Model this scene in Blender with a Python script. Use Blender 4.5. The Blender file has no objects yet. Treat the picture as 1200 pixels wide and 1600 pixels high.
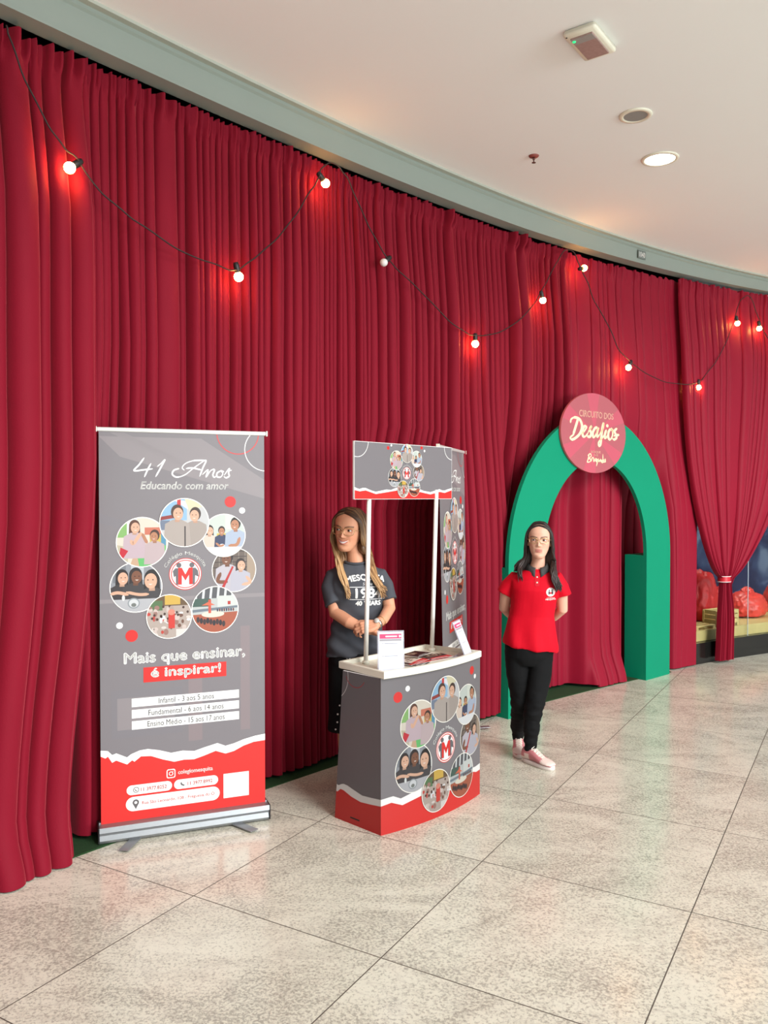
import bpy, bmesh, math, random
from mathutils import Vector, Matrix, noise
from mathutils.bvhtree import BVHTree
from mathutils.geometry import tessellate_polygon

# ------------------------------------------------------------------ camera, world, light
S = bpy.context.scene
COL = S.collection
CAM_H, FPX, PITCH = 1.72, 1280.0, math.atan(24/1280)
cam_d = bpy.data.cameras.new('camera'); cam = bpy.data.objects.new('camera', cam_d); COL.objects.link(cam)
cam_d.sensor_fit = 'VERTICAL'; cam_d.sensor_height = 32.0; cam_d.lens = FPX/1600*32.0
cam_d.clip_start = 0.05; cam_d.clip_end = 200
cam.location = (0, 0, CAM_H); cam.rotation_euler = (math.pi/2-PITCH, 0, 0)
S.camera = cam
S.view_settings.view_transform = 'Standard'; S.view_settings.look = 'None'
S.view_settings.gamma = 1; S.view_settings.use_curve_mapping = False
S.view_settings.exposure = -0.30
W = bpy.data.worlds.new('world'); S.world = W; W.use_nodes = True
W.node_tree.nodes['Background'].inputs[0].default_value = (0.90, 0.96, 1.0, 1)
W.node_tree.nodes['Background'].inputs[1].default_value = 0.72
def area(name, loc, target, size, power, color, sy=None):
    l = bpy.data.lights.new(name, 'AREA'); l.energy = power; l.color = color; l.size = size
    if sy: l.shape = 'RECTANGLE'; l.size_y = sy
    o = bpy.data.objects.new(name, l); COL.objects.link(o); o.location = loc
    o.rotation_euler = (Vector(target)-Vector(loc)).to_track_quat('-Z', 'Y').to_euler()
    return o
# daylight falling through the glass roof of the atrium, high behind and right of the camera
area('atrium_daylight', (9.0, -6.5, 9.5), (1.5, 6.5, 1.5), 7.0, 3500, (1.0, 0.99, 0.98))
# added fill lamp out of view across the atrium, brightens the ceiling
area('ceiling_fill_light', (13.5, -8.0, 1.8), (2.0, 5.5, 4.0), 12.0, 2700, (0.90, 0.97, 1.0), 3.5)

# ------------------------------------------------------------------ helpers
def lin(c):
    return tuple(((v/255/12.92) if v/255 <= 0.04045 else ((v/255+0.055)/1.055)**2.4) for v in c)
def C4(c): return lin(c)+(1.0,)
def mat(name, rgb, rough=0.5, metal=0.0, spec=0.5, noise_amt=0.0, noise_scale=20, bump=0.0, bump_scale=60, **kw):
    m = bpy.data.materials.new(name); m.use_nodes = True
    nt = m.node_tree; b = nt.nodes['Principled BSDF']
    b.inputs['Base Color'].default_value = C4(rgb); b.inputs['Roughness'].default_value = rough
    b.inputs['Metallic'].default_value = metal; b.inputs['Specular IOR Level'].default_value = spec
    for k, v in kw.items(): b.inputs[k.replace('_', ' ')].default_value = v
    tc = nt.nodes.new('ShaderNodeTexCoord')
    if noise_amt:
        n = nt.nodes.new('ShaderNodeTexNoise'); n.inputs['Scale'].default_value = noise_scale; n.inputs['Detail'].default_value = 4
        nt.links.new(tc.outputs['Object'], n.inputs['Vector'])
        mx = nt.nodes.new('ShaderNodeMix'); mx.data_type = 'RGBA'
        mx.inputs[6].default_value = tuple(v*(1-noise_amt) for v in lin(rgb))+(1,)
        mx.inputs[7].default_value = tuple(min(1, v*(1+noise_amt)) for v in lin(rgb))+(1,)
        nt.links.new(n.outputs[0], mx.inputs[0]); nt.links.new(mx.outputs[2], b.inputs['Base Color'])
    if bump:
        n = nt.nodes.new('ShaderNodeTexNoise'); n.inputs['Scale'].default_value = bump_scale; n.inputs['Detail'].default_value = 3
        nt.links.new(tc.outputs['Object'], n.inputs['Vector'])
        bp = nt.nodes.new('ShaderNodeBump'); bp.inputs['Strength'].default_value = bump; bp.inputs['Distance'].default_value = 0.01
        nt.links.new(n.outputs[0], bp.inputs['Height']); nt.links.new(bp.outputs[0], b.inputs['Normal'])
    return m
def attr_mat(name, rough=0.45, spec=0.4, bump=0.0, bump_scale=80, **kw):
    m = mat(name, (128, 128, 128), rough, spec=spec, bump=bump, bump_scale=bump_scale, **kw)
    a = m.node_tree.nodes.new('ShaderNodeAttribute'); a.attribute_name = 'col'
    m.node_tree.links.new(a.outputs['Color'], m.node_tree.nodes['Principled BSDF'].inputs['Base Color'])
    return m
def emit(name, rgb, strength):
    m = mat(name, rgb, 0.4); b = m.node_tree.nodes['Principled BSDF']
    b.inputs['Emission Color'].default_value = C4(rgb); b.inputs['Emission Strength'].default_value = strength
    return m
def tag(o, label=None, cat=None, group=None, kind=None):
    if label: o['label'] = label
    if cat: o['category'] = cat
    if group: o['group'] = group
    if kind: o['kind'] = kind
    return o
def mobj(name, bm_or_me, m, parent=None, smooth=False):
    if isinstance(bm_or_me, bmesh.types.BMesh):
        me = bpy.data.meshes.new(name); bm_or_me.to_mesh(me); bm_or_me.free()
    else: me = bm_or_me
    for mm in (m if isinstance(m, (list, tuple)) else [m]): me.materials.append(mm)
    if smooth: me.polygons.foreach_set('use_smooth', [True]*len(me.polygons))
    me.update()
    o = bpy.data.objects.new(name, me); COL.objects.link(o)
    if parent: o.parent = parent
    return o
def empty(name, loc=(0, 0, 0), rz=0.0):
    o = bpy.data.objects.new(name, None); COL.objects.link(o); o.location = loc; o.rotation_euler = (0, 0, rz)
    o.empty_display_size = 0.1
    return o
def box(bm, c, s, rot=None, bevel=0.0):
    mt = Matrix.Translation(c) @ (rot if rot else Matrix.Identity(4)) @ Matrix.Diagonal((s[0], s[1], s[2], 1))
    r = bmesh.ops.create_cube(bm, size=1, matrix=mt)
    if bevel:
        es = list({e for v in r['verts'] for e in v.link_edges})
        bmesh.ops.bevel(bm, geom=es, offset=bevel, segments=2, affect='EDGES', profile=0.5)
def catmull(pts, n=6):
    P = [Vector(p) for p in pts]; P = [2*P[0]-P[1]]+P+[2*P[-1]-P[-2]]
    out = []
    for i in range(1, len(P)-2):
        for k in range(n):
            t = k/n; a, b, c, d = P[i-1], P[i], P[i+1], P[i+2]
            out.append(0.5*((2*b)+(-a+c)*t+(2*a-5*b+4*c-d)*t*t+(-a+3*b-3*c+d)*t**3))
    out.append(P[-2]); return out
def interp(vals, n=6):
    out = []
    for i in range(len(vals)-1):
        for k in range(n): out.append(vals[i]+(vals[i+1]-vals[i])*k/n)
    out.append(vals[-1]); return out
def tube(bm, pts, rads, seg=12, flat=1.0, ref=(0, 0, 1), caps=True, col=None):
    """tube round a path; flat squashes it along the binormal; col: list of colours per point"""
    P = [Vector(p) for p in pts]; R = list(rads) if hasattr(rads, '__len__') else [rads]*len(P)
    CC = list(col) if col else None
    if caps:
        t0 = (P[0]-P[1]).normalized(); t1 = (P[-1]-P[-2]).normalized()
        a = [P[0]+t0*R[0]*f for f in (0.92, 0.7, 0.38)]; b = [P[-1]+t1*R[-1]*f for f in (0.38, 0.7, 0.92)]
        ra = [R[0]*f for f in (0.35, 0.71, 0.92)]; rb = [R[-1]*f for f in (0.92, 0.71, 0.35)]
        P = a+P+b; R = ra+R+rb
        if CC: CC = [CC[0]]*3+CC+[CC[-1]]*3
    lay = bm.verts.layers.float_color.get('col') if CC else None
    ref = Vector(ref); rings = []
    n = len(P); side = None
    for i in range(n):
        t = (P[min(i+1, n-1)]-P[max(i-1, 0)]).normalized()
        if side is None:
            side = t.cross(ref)
            if side.length < 0.05: side = t.cross(Vector((1, 0.3, 0)))
        side = (side-t*side.dot(t)).normalized(); up = side.cross(t)
        ring = []
        for k in range(seg):
            a = 2*math.pi*k/seg
            v = bm.verts.new(P[i]+side*math.cos(a)*R[i]+up*math.sin(a)*R[i]*flat)
            if lay: v[lay] = CC[i]
            ring.append(v)
        rings.append(ring)
    for i in range(n-1):
        for k in range(seg):
            bm.faces.new((rings[i][k], rings[i][(k+1) % seg], rings[i+1][(k+1) % seg], rings[i+1][k]))
    bm.faces.new(rings[0][::-1]); bm.faces.new(rings[-1])
def loft(bm, rings, seg=32, power=2.3, M=None):
    """horizontal super-ellipse rings (cx,cy,cz,rx,ry[,slope])"""
    rr = []
    for r in rings:
        cx, cy, cz, rx, ry = r[:5]; sl = r[5] if len(r) > 5 else 0
        ring = []
        for k in range(seg):
            a = 2*math.pi*k/seg; c, s = math.cos(a), math.sin(a)
            x = math.copysign(abs(c)**(2/power), c)*rx; y = math.copysign(abs(s)**(2/power), s)*ry
            v = Vector((cx+x, cy+y, cz+sl*x))
            ring.append(bm.verts.new(M @ v if M else v))
        rr.append(ring)
    for i in range(len(rr)-1):
        for k in range(seg):
            bm.faces.new((rr[i][k], rr[i][(k+1) % seg], rr[i+1][(k+1) % seg], rr[i+1][k]))
    bm.faces.new(rr[0][::-1]); bm.faces.new(rr[-1])
def ellipsoid(bm, c, r, M=None, seg=24):
    mt = Matrix.Translation(c) @ Matrix.Diagonal((r[0], r[1], r[2], 1))
    bmesh.ops.create_uvsphere(bm, u_segments=seg, v_segments=seg*2//3, radius=1, matrix=(M @ mt) if M else mt)
def lathe(bm, prof, seg=24, M=None):
    """prof: (r,z) list about the z axis"""
    rr = []
    for r, z in prof:
        rr.append([bm.verts.new((M or Matrix.Identity(4)) @ Vector((r*math.cos(2*math.pi*k/seg), r*math.sin(2*math.pi*k/seg), z))) for k in range(seg)])
    for i in range(len(rr)-1):
        for k in range(seg): bm.faces.new((rr[i][k], rr[i][(k+1) % seg], rr[i+1][(k+1) % seg], rr[i+1][k]))
    bm.faces.new(rr[0][::-1]); bm.faces.new(rr[-1])
def evaluated(o):
    dg = bpy.context.evaluated_depsgraph_get()
    return bpy.data.meshes.new_from_object(o.evaluated_get(dg), preserve_all_data_layers=False, depsgraph=dg)
def remesh(bm, voxel, smooth=4, factor=0.5):
    bmesh.ops.recalc_face_normals(bm, faces=bm.faces[:])
    me = bpy.data.meshes.new('tmp'); bm.to_mesh(me); bm.free()
    o = bpy.data.objects.new('tmp', me); COL.objects.link(o)
    r = o.modifiers.new('r', 'REMESH'); r.mode = 'VOXEL'; r.voxel_size = voxel; r.adaptivity = 0
    s = o.modifiers.new('s', 'SMOOTH'); s.iterations = smooth; s.factor = factor
    out = evaluated(o); bpy.data.objects.remove(o); bpy.data.meshes.remove(me)
    return out
def set_col(me, fn):
    a = me.color_attributes.new('col', 'FLOAT_COLOR', 'POINT')
    for i, v in enumerate(me.vertices): a.data[i].color = fn(v.co)
def grid_solid(bm, P, t, nrm):
    """P: rows of Vector (front surface); nrm(i,j) outward normal; builds a slab of thickness t behind it"""
    f = [[bm.verts.new(p) for p in row] for row in P]
    b = [[bm.verts.new(p-nrm(i, j)*t) for j, p in enumerate(row)] for i, row in enumerate(P)]
    n, m = len(P), len(P[0])
    for i in range(n-1):
        for j in range(m-1):
            bm.faces.new((f[i][j], f[i][j+1], f[i+1][j+1], f[i+1][j])); bm.faces.new((b[i][j], b[i+1][j], b[i+1][j+1], b[i][j+1]))
    for i in range(n-1):
        bm.faces.new((f[i][0], f[i+1][0], b[i+1][0], b[i][0])); bm.faces.new((f[i][-1], b[i][-1], b[i+1][-1], f[i+1][-1]))
    for j in range(m-1):
        bm.faces.new((f[0][j], b[0][j], b[0][j+1], f[0][j+1])); bm.faces.new((f[-1][j], f[-1][j+1], b[-1][j+1], b[-1][j]))

# the curved shopfront line, measured on floor and ceiling: y as a cubic of x, arc length s
def cy(x): return 5.6436+1.03155*x-0.057917*x*x+0.000143*x**3
def cdy(x): return 1.03155-0.115834*x+0.00043*x*x
_T = []; _s = 0; _x = -5.0
while _x < 9.0:
    _T.append((_s, _x)); _s += 0.01*math.sqrt(1+cdy(_x+0.005)**2); _x += 0.01
_S0 = min(_T, key=lambda t: abs(t[1]))[0]
_T = [(a-_S0, b) for a, b in _T]
_D = (_T[-1][0]-_T[0][0])
def x_of(s):
    lo, hi = 0, len(_T)-1
    while hi-lo > 1:
        m = (lo+hi)//2
        if _T[m][0] <= s: lo = m
        else: hi = m
    a, b = _T[lo], _T[hi]
    return a[1]+(b[1]-a[1])*(s-a[0])/(b[0]-a[0])
def s_of(x):
    i = int(round((x+5.0)/0.01)); i = max(0, min(len(_T)-1, i)); return _T[i][0]
def CP(s, off=0.0, z=0.0):
    """point of the curved line, off metres towards the hall"""
    x = x_of(s); d = cdy(x); k = math.sqrt(1+d*d)
    return Vector((x+d/k*off, cy(x)-off/k, z))
def CT(s):
    d = cdy(x_of(s)); k = math.sqrt(1+d*d); return Vector((1/k, d/k, 0))
def CN(s):
    d = cdy(x_of(s)); k = math.sqrt(1+d*d); return Vector((d/k, -1/k, 0))
def s_az(px, off=0.0):
    """arc length where the line of sight at photo column px meets the curve"""
    lo, hi = -5.0, 9.5; k = (px-600)/FPX
    for _ in range(50):
        m = (lo+hi)/2; p = CP(m, off)
        if p.y > 0.2 and p.x/p.y > k: hi = m
        elif p.y <= 0.2: lo = m
        else: lo = m
    return lo
def z_px(py, Y):
    r = -(py-800)/FPX; c, s = math.cos(PITCH), math.sin(PITCH)
    return CAM_H+(-s+r*c)/(c+r*s)*Y

# ------------------------------------------------------------------ flat print on surfaces
class Art:
    """coloured print as triangles in panel metres; each later piece lies a hair in front of the one before"""
    STEP = 4e-5
    def __init__(self, tint=1.0): self.t = []; self.k = 1; self.tint = tint
    def tri(self, p, col, clip=None, k=None):
        poly = [tuple(q) for q in p]
        ar = (poly[1][0]-poly[0][0])*(poly[2][1]-poly[0][1])-(poly[1][1]-poly[0][1])*(poly[2][0]-poly[0][0])
        if ar < 0: poly = poly[::-1]
        if clip: poly = clip_poly(poly, clip)
        if len(poly) >= 3: self.t.append((poly, self.k if k is None else k, col))
    def poly(self, pts, col, clip=None):
        T = tessellate_polygon([[Vector((p[0], p[1], 0)) for p in pts]])
        for t in T: self.tri([pts[i] for i in t], col, clip)
        self.k += 1
    def rect(self, x0, y0, x1, y1, col, clip=None): self.poly([(x0, y0), (x1, y0), (x1, y1), (x0, y1)], col, clip)
    def ell(self, cx, cy_, rx, ry, col, clip=None, rot=0, n=36):
        c, s = math.cos(rot), math.sin(rot); pts = []
        for i in range(n):
            a = 2*math.pi*i/n; x, y = rx*math.cos(a), ry*math.sin(a); pts.append((cx+x*c-y*s, cy_+x*s+y*c))
        for i in range(1, n-1): self.tri([pts[0], pts[i], pts[i+1]], col, clip)
        self.k += 1
    def ring(self, cx, cy_, r, w, col, a0=0, a1=360, clip=None, n=48, ry=None):
        ry = ry or r
        for i in range(n):
            a, b = math.radians(a0+(a1-a0)*i/n), math.radians(a0+(a1-a0)*(i+1)/n)
            q = [(cx+(r-w/2)*math.cos(a), cy_+(ry-w/2)*math.sin(a)), (cx+(r+w/2)*math.cos(a), cy_+(ry+w/2)*math.sin(a)),
                 (cx+(r+w/2)*math.cos(b), cy_+(ry+w/2)*math.sin(b)), (cx+(r-w/2)*math.cos(b), cy_+(ry-w/2)*math.sin(b))]
            self.tri((q[0], q[1], q[2]), col, clip); self.tri((q[0], q[2], q[3]), col, clip)
        self.k += 1
    def pill(self, x0, y0, x1, y1, col):
        r = (y1-y0)/2; pts = []
        for i in range(13): a = math.pi/2+math.pi*i/12; pts.append((x0+r+r*math.cos(a), y0+r+r*math.sin(a)))
        for i in range(13): a = -math.pi/2+math.pi*i/12; pts.append((x1-r+r*math.cos(a), y0+r+r*math.sin(a)))
        for i in range(1, len(pts)-1): self.tri([pts[0], pts[i], pts[i+1]], col)
        self.k += 1
    def rrect(self, x0, y0, x1, y1, r, col):
        pts = []
        for cx, cy_, a0 in ((x1-r, y1-r, 0), (x0+r, y1-r, 90), (x0+r, y0+r, 180), (x1-r, y0+r, 270)):
            for i in range(6): a = math.radians(a0+18*i); pts.append((cx+r*math.cos(a), cy_+r*math.sin(a)))
        for i in range(1, len(pts)-1): self.tri([pts[0], pts[i], pts[i+1]], col)
        self.k += 1
    def stroke(self, pts, w, col, smooth=True, taper=0.35):
        P = [Vector((p[0], p[1], 0)) for p in pts]
        if smooth: P = catmull(P, 7)
        n = len(P); L = []; R = []
        for i in range(n):
            t = (P[min(i+1, n-1)]-P[max(i-1, 0)]).normalized(); nn = Vector((-t.y, t.x, 0))
            f = 1-taper*abs(t.y > 0.2)*0.9 if taper else 1
            e = min(1, (min(i, n-1-i)+1)/3)
            L.append(P[i]+nn*w/2*f*e); R.append(P[i]-nn*w/2*f*e)
        for i in range(n-1):
            self.tri((L[i][:2], R[i][:2], R[i+1][:2]), col); self.tri((L[i][:2], R[i+1][:2], L[i+1][:2]), col)
        self.k += 1
    def text(self, s, x0, y0, x1, y1, col, bold=0.0, shear=0.0, keep=False, arc=None):
        """fit the text s into the box; arc=(cx,cy,r) bends it round a circle"""
        V, T = text_tris(s, 0, shear)
        if not V: return
        mx0, mx1 = min(v[0] for v in V), max(v[0] for v in V); my0, my1 = min(v[1] for v in V), max(v[1] for v in V)
        sx, sy = (x1-x0)/(mx1-mx0), (y1-y0)/(my1-my0)
        if keep: sx = sy = min(sx, sy)
        ox = (x0+x1)/2-(mx0+mx1)/2*sx; oy = (y0+y1)/2-(my0+my1)/2*sy
        Q = [(v[0]*sx+ox, v[1]*sy+oy) for v in V]
        if arc:
            cx, cyy, r = arc
            def bend(q):
                a = math.pi/2-(q[0]-cx)/r; rad = r+(q[1]-cyy-r); return (cx+rad*math.cos(a), cyy+rad*math.sin(a))
            Q = [bend(q) for q in Q]
        b = bold*min(sx, sy)*1.3
        for ox_, oy_ in (((0, 0), (b, 0), (-b, 0), (0, b), (0, -b)) if bold else ((0, 0),)):
            for t in T: self.tri([(Q[i][0]+ox_, Q[i][1]+oy_) for i in t], col)
        self.k += 1
    def add_to(self, bm, fn, lay, strip=None, both=False):
        """fn(u,v,off)->Vector; strip: cut at every multiple of it so that curved panels are followed"""
        for poly, k, col in self.t:
            parts = [poly]
            if strip:
                a, b = min(p[0] for p in poly), max(p[0] for p in poly); parts = []
                i0, i1 = math.floor(a/strip), math.floor(b/strip)
                for i in range(i0, i1+1):
                    q = clip_half(clip_half(poly, (1, 0), i*strip), (-1, 0), -(i+1)*strip)
                    if len(q) >= 3: parts.append(q)
                if both:
                    src, parts = parts, []
                    for q in src:
                        a, b = min(p[1] for p in q), max(p[1] for p in q)
                        for i in range(math.floor(a/strip), math.floor(b/strip)+1):
                            w = clip_half(clip_half(q, (0, 1), i*strip), (0, -1), -(i+1)*strip)
                            if len(w) >= 3: parts.append(w)
            c = C4(tuple(v*self.tint for v in col))
            for q in parts:
                vs = [bm.verts.new(fn(p[0], p[1], k*Art.STEP)) for p in q]
                for v in vs: v[lay] = c
                try: bm.faces.new(vs)
                except ValueError: pass
def clip_half(poly, n, d):
    out = []
    for i in range(len(poly)):
        p, q = poly[i], poly[(i+1) % len(poly)]
        a, b = p[0]*n[0]+p[1]*n[1]-d, q[0]*n[0]+q[1]*n[1]-d
        if a >= 0: out.append(p)
        if a*b < 0:
            t = a/(a-b); out.append((p[0]+(q[0]-p[0])*t, p[1]+(q[1]-p[1])*t))
    return out
def clip_poly(poly, clip):
    for i in range(len(clip)):
        a, b = clip[i], clip[(i+1) % len(clip)]; n = (-(b[1]-a[1]), b[0]-a[0])
        poly = clip_half(poly, n, a[0]*n[0]+a[1]*n[1])
        if len(poly) < 3: return []
    return poly
_TC = {}
def text_tris(s, bold, shear):
    key = (s, bold, shear)
    if key in _TC: return _TC[key]
    c = bpy.data.curves.new('t', 'FONT'); c.body = s; c.shear = shear; c.resolution_u = 3; c.fill_mode = 'FRONT'
    o = bpy.data.objects.new('t', c); COL.objects.link(o)
    me = evaluated(o); me.calc_loop_triangles()
    V = [(v.co.x, v.co.y) for v in me.vertices]; T = [tuple(t.vertices) for t in me.loop_triangles]
    bpy.data.objects.remove(o); bpy.data.curves.remove(c); bpy.data.meshes.remove(me)
    _TC[key] = (V, T); return V, T

GREY, RED, WHITE, CREAM = (117, 112, 115), (208, 42, 38), (236, 235, 231), (240, 236, 226)
def bust(a, F, x, y, s, skin, hair, shirt, cl, long=0, look=0, arms=None):
    """a small printed figure: shoulders, neck, head, hair"""
    def e(cx, cyy, rx, ry, c, rot=0): p = F(cx, cyy); k = F.k; a.ell(p[0], p[1], rx*k, ry*k, c, cl, rot, 20)
    def pl(pts, c): a.poly([F(px, py) for px, py in pts], c, cl)
    if long: pl([(x-.2*s, y+.12*s), (x-.22*s, y-.38*s), (x-.08*s, y-.45*s), (x+.08*s, y-.45*s), (x+.22*s, y-.38*s), (x+.2*s, y+.12*s)], hair)
    pl([(x-.14*s, y-.2*s), (x-.4*s, y-.34*s), (x-.46*s, y-1.2*s), (x+.46*s, y-1.2*s), (x+.4*s, y-.34*s), (x+.14*s, y-.2*s)], shirt)
    e(x, y+.06*s, .205*s, .25*s, hair); pl([(x-.07*s, y-.1*s), (x-.08*s, y-.28*s), (x+.08*s, y-.28*s), (x+.07*s, y-.1*s)], tuple(int(v*.88) for v in skin))
    e(x+look*.03*s, y-.01*s, .165*s, .21*s, skin)
    d = tuple(int(v*.35) for v in skin)
    for sx in (-1, 1): e(x+look*.04*s+sx*.065*s, y+.02*s, .022*s, .016*s, d)
    pl([(x-.06*s+look*.04*s, y-.09*s), (x+look*.04*s, y-.125*s), (x+.06*s+look*.04*s, y-.09*s)], (240, 225, 215))
    if arms:
        for A in arms: a.stroke([F(*p) for p in A], .13*s*F.k, skin, taper=0)
class Fr:
    def __init__(s, cx, cyy, k): s.c = (cx, cyy); s.k = k
    def __call__(s, x, y): return (s.c[0]+x*s.k, s.c[1]+y*s.k)
SK1, SK2, SK3 = (226, 178, 150), (190, 132, 100), (128, 82, 60)
def photo(a, kind, cx, cyy, r):
    k0 = a.k; n0_ = len(a.t)
    a.ell(cx, cyy, r, r, CREAM, n=48); n0_ = len(a.t)
    ri = r*0.965
    cl = [(cx+ri*math.cos(2*math.pi*i/40), cyy+ri*math.sin(2*math.pi*i/40)) for i in range(40)]
    F = Fr(cx, cyy, ri)
    def P(pts, c): a.poly([F(*p) for p in pts], c, cl)
    def Q(x0, y0, x1, y1, c): P([(x0, y0), (x1, y0), (x1, y1), (x0, y1)], c)
    def E(x, y, rx, ry, c, rot=0): p = F(x, y); a.ell(p[0], p[1], rx*ri, ry*ri, c, cl, rot, 20)
    if kind == 1:     # two boys side by side
        Q(-1, -1, 1, 1, (205, 205, 205)); Q(-1, .1, .1, 1, (150, 190, 220)); P([(-.5, 1), (.15, .55), (.1, .9)], (235, 235, 240)); Q(-.3, .5, -.15, 1, (205, 60, 60))
        P([(.0, 1), (.2, .5), (1, .75), (1, 1)], (222, 214, 180)); P([(-1, .25), (-.4, .35), (-.4, .2), (-1, .1)], (150, 60, 55)); Q(-1, -.3, -.6, .1, (120, 130, 150))
        bust(a, F, .45, .3, 1.15, SK1, (70, 50, 42), (172, 160, 152), cl, look=-1); bust(a, F, -.3, .38, 1.25, SK1, (80, 56, 46), (180, 168, 160), cl, look=1)
        Q(-.01, -1, .05, -.15, (80, 70, 70))
    elif kind == 2:   # three pupils at a table
        Q(-1, -1, 1, 1, (206, 214, 206)); Q(.05, .3, .6, 1, (222, 226, 214)); Q(-1, -1, 1, -.42, (236, 236, 234)); Q(-.35, -.1, .7, .1, (214, 190, 90))
        bust(a, F, -.7, .22, .95, SK1, (40, 28, 26), (225, 205, 190), cl, 1, 1); bust(a, F, -.12, .2, .8, SK2, (48, 34, 30), (58, 66, 96), cl)
        bust(a, F, .55, .5, 1.2, SK2, (34, 26, 24), (176, 188, 208), cl, look=-1, arms=[[(.75, -.1), (.6, -.45), (.2, -.5)]])
        Q(-1, -1, 1, -.55, (232, 233, 235)); E(-.1, -.5, .13, .1, (245, 245, 245)); a.stroke([F(-.4, -.35), F(-.2, -.5), F(0, -.45)], .1*ri, SK2, taper=0)
    elif kind == 3:   # two pupils back to back
        Q(-1, -1, 1, 1, (110, 96, 88))
        for i in range(7): Q(-1+i*.3, -.2, -.97+i*.3, 1, (160, 148, 136))
        for j in range(4): Q(-1, .1+j*.25, 1, .14+j*.25, (70, 58, 54))
        Q(.6, -1, 1, 1, (172, 152, 132))
        bust(a, F, -.32, .52, 1.3, SK3, (36, 26, 24), (196, 190, 198), cl, look=-1, arms=[[(-.62, -.1), (-.75, -.5), (-.3, -.55)]])
        P([(-.1, .18), (-.02, .14), (-.5, -.9), (-.62, -.85)], (190, 50, 50))
        bust(a, F, .3, .2, 1.1, SK1, (46, 32, 28), (188, 186, 198), cl, 1, 1, arms=[[(.55, -.3), (.75, -.6), (.35, -.7)]])
    elif kind == 4:   # sports hall
        Q(-1, -1, 1, 1, (196, 200, 198)); Q(-1, .5, 1, 1, (92, 92, 96))
        for i in range(6): P([(-.9+i*.32, .5), (-.8+i*.32, .5), (-.75+i*.32, 1), (-.85+i*.32, 1)], (226, 230, 230))
        Q(-1, .15, -.2, .5, (70, 96, 86)); Q(.1, .05, 1, .6, (214, 218, 214)); Q(.55, .2, .68, .35, (190, 60, 50)); P([(-1, -.1), (1, .05), (1, .15), (-1, .02)], (120, 130, 140))
        P([(-1, -1), (1, -1), (1, -.12), (-1, -.2)], (176, 92, 66)); E(-.1, -.2, .5, .14, (232, 224, 206)); Q(-.3, -.15, -.18, .45, (210, 90, 70)); P([(-.6, .2), (-.3, .35), (.0, .2)], (224, 110, 80))
        for i in range(9): E(-.75+i*.14, -.42-.03*(i % 3)-i*.02, .07, .13, (40, 36, 42) if i % 2 else (60, 44, 46))
        for i in range(8): E(.1+i*.1, -.03, .035, .07, (110, 60, 60) if i % 2 else (60, 60, 80))
    elif kind == 5:   # crowd of children at tables
        Q(-1, -1, 1, 1, (186, 170, 160)); Q(-1, .5, 1, 1, (110, 86, 60)); Q(-.2, .55, .5, 1, (214, 176, 80)); Q(-1, .3, -.3, .75, (90, 120, 80))
        rn = random.Random(5)
        for i in range(46):
            if i % 4: a.k -= 1
            x, y = rn.uniform(-.95, .95), rn.uniform(-.9, .45); c = rn.choice([(214, 196, 188), (200, 70, 60), (120, 84, 70), (226, 214, 206), (160, 120, 110), (230, 230, 232)])
            E(x, y, rn.uniform(.05, .12), rn.uniform(.05, .14), c)
        for i in range(14):
            a.k -= bool(i % 5); E(rn.uniform(-.9, .9), rn.uniform(-.2, .5), .055, .06, (74, 48, 40))
        E(.1, .38, .1, .12, (180, 160, 150)); Q(-.04, -.55, .25, .2, (214, 62, 52)); E(.1, .2, .16, .14, (222, 140, 120)); Q(.3, -1, .8, -.6, (226, 220, 214))
    elif kind == 6:   # three girls at a bench
        Q(-1, -1, 1, 1, (150, 152, 158)); Q(-.2, .3, .3, 1, (196, 200, 206)); Q(-.9, .2, -.4, .9, (122, 126, 132))
        bust(a, F, -.55, .38, 1.2, SK1, (40, 30, 30), (60, 54, 56), cl, 1, 1); bust(a, F, -.02, .42, 1.25, SK3, (44, 34, 34), (66, 62, 64), cl, 1, 1)
        bust(a, F, .62, .25, 1.5, SK1, (34, 26, 26), (70, 66, 68), cl, 1, -1)
        Q(-1, -1, 1, -.48, (186, 186, 190)); a.stroke([F(.5, -.3), F(.1, -.3), F(-.4, -.18)], .12*ri, SK1, taper=0); a.stroke([F(-1, -.25), F(-.7, -.2), F(-.3, -.3)], .13*ri, SK1, taper=0)
        E(-.1, -.65, .24, .22, (150, 156, 160)); E(-.1, -.65, .19, .17, (214, 216, 218)); E(-.1, -.72, .1, .08, (120, 124, 120)); E(-.5, -.42, .06, .12, (226, 228, 226))
    else:             # woman and girl making a heart
        Q(-1, -1, 1, 1, (226, 216, 200)); Q(-1, .2, -.5, 1, (140, 186, 110)); Q(-.6, .3, -.2, 1, (232, 232, 228)); Q(.1, .3, 1, .6, (208, 120, 96)); Q(.3, -.1, .9, .3, (214, 186, 90)); Q(.75, -.2, .95, .5, (90, 150, 180))
        Q(-.3, -1, .95, -.15, (104, 190, 110)); P([(-1, -1), (-.6, -1), (-.5, -.2), (-1, -.1)], (196, 186, 160))
        P([(-.5, -1), (-.25, -.3), (-.12, -1)], (206, 170, 140))
        bust(a, F, -.3, .6, 1.05, SK1, (96, 60, 46), (200, 178, 186), cl, 1, 1, arms=[[(-.45, .1), (-.35, -.05), (-.1, .3), (.0, .36)]])
        P([(-.85, -.2), (-.55, -.35), (-.75, -.65), (-.9, -.5)], (200, 40, 56))
        bust(a, F, .5, .22, .95, SK2, (70, 46, 38), (196, 176, 178), cl, 0, -1, arms=[[(.2, -.05), (.1, .15), (.0, .36)]])
    a.t[n0_:] = [(p, q, tuple(v*.86 for v in c)) for p, q, c in a.t[n0_:]]   # the printed pictures are a little darker than their white rims
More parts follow.
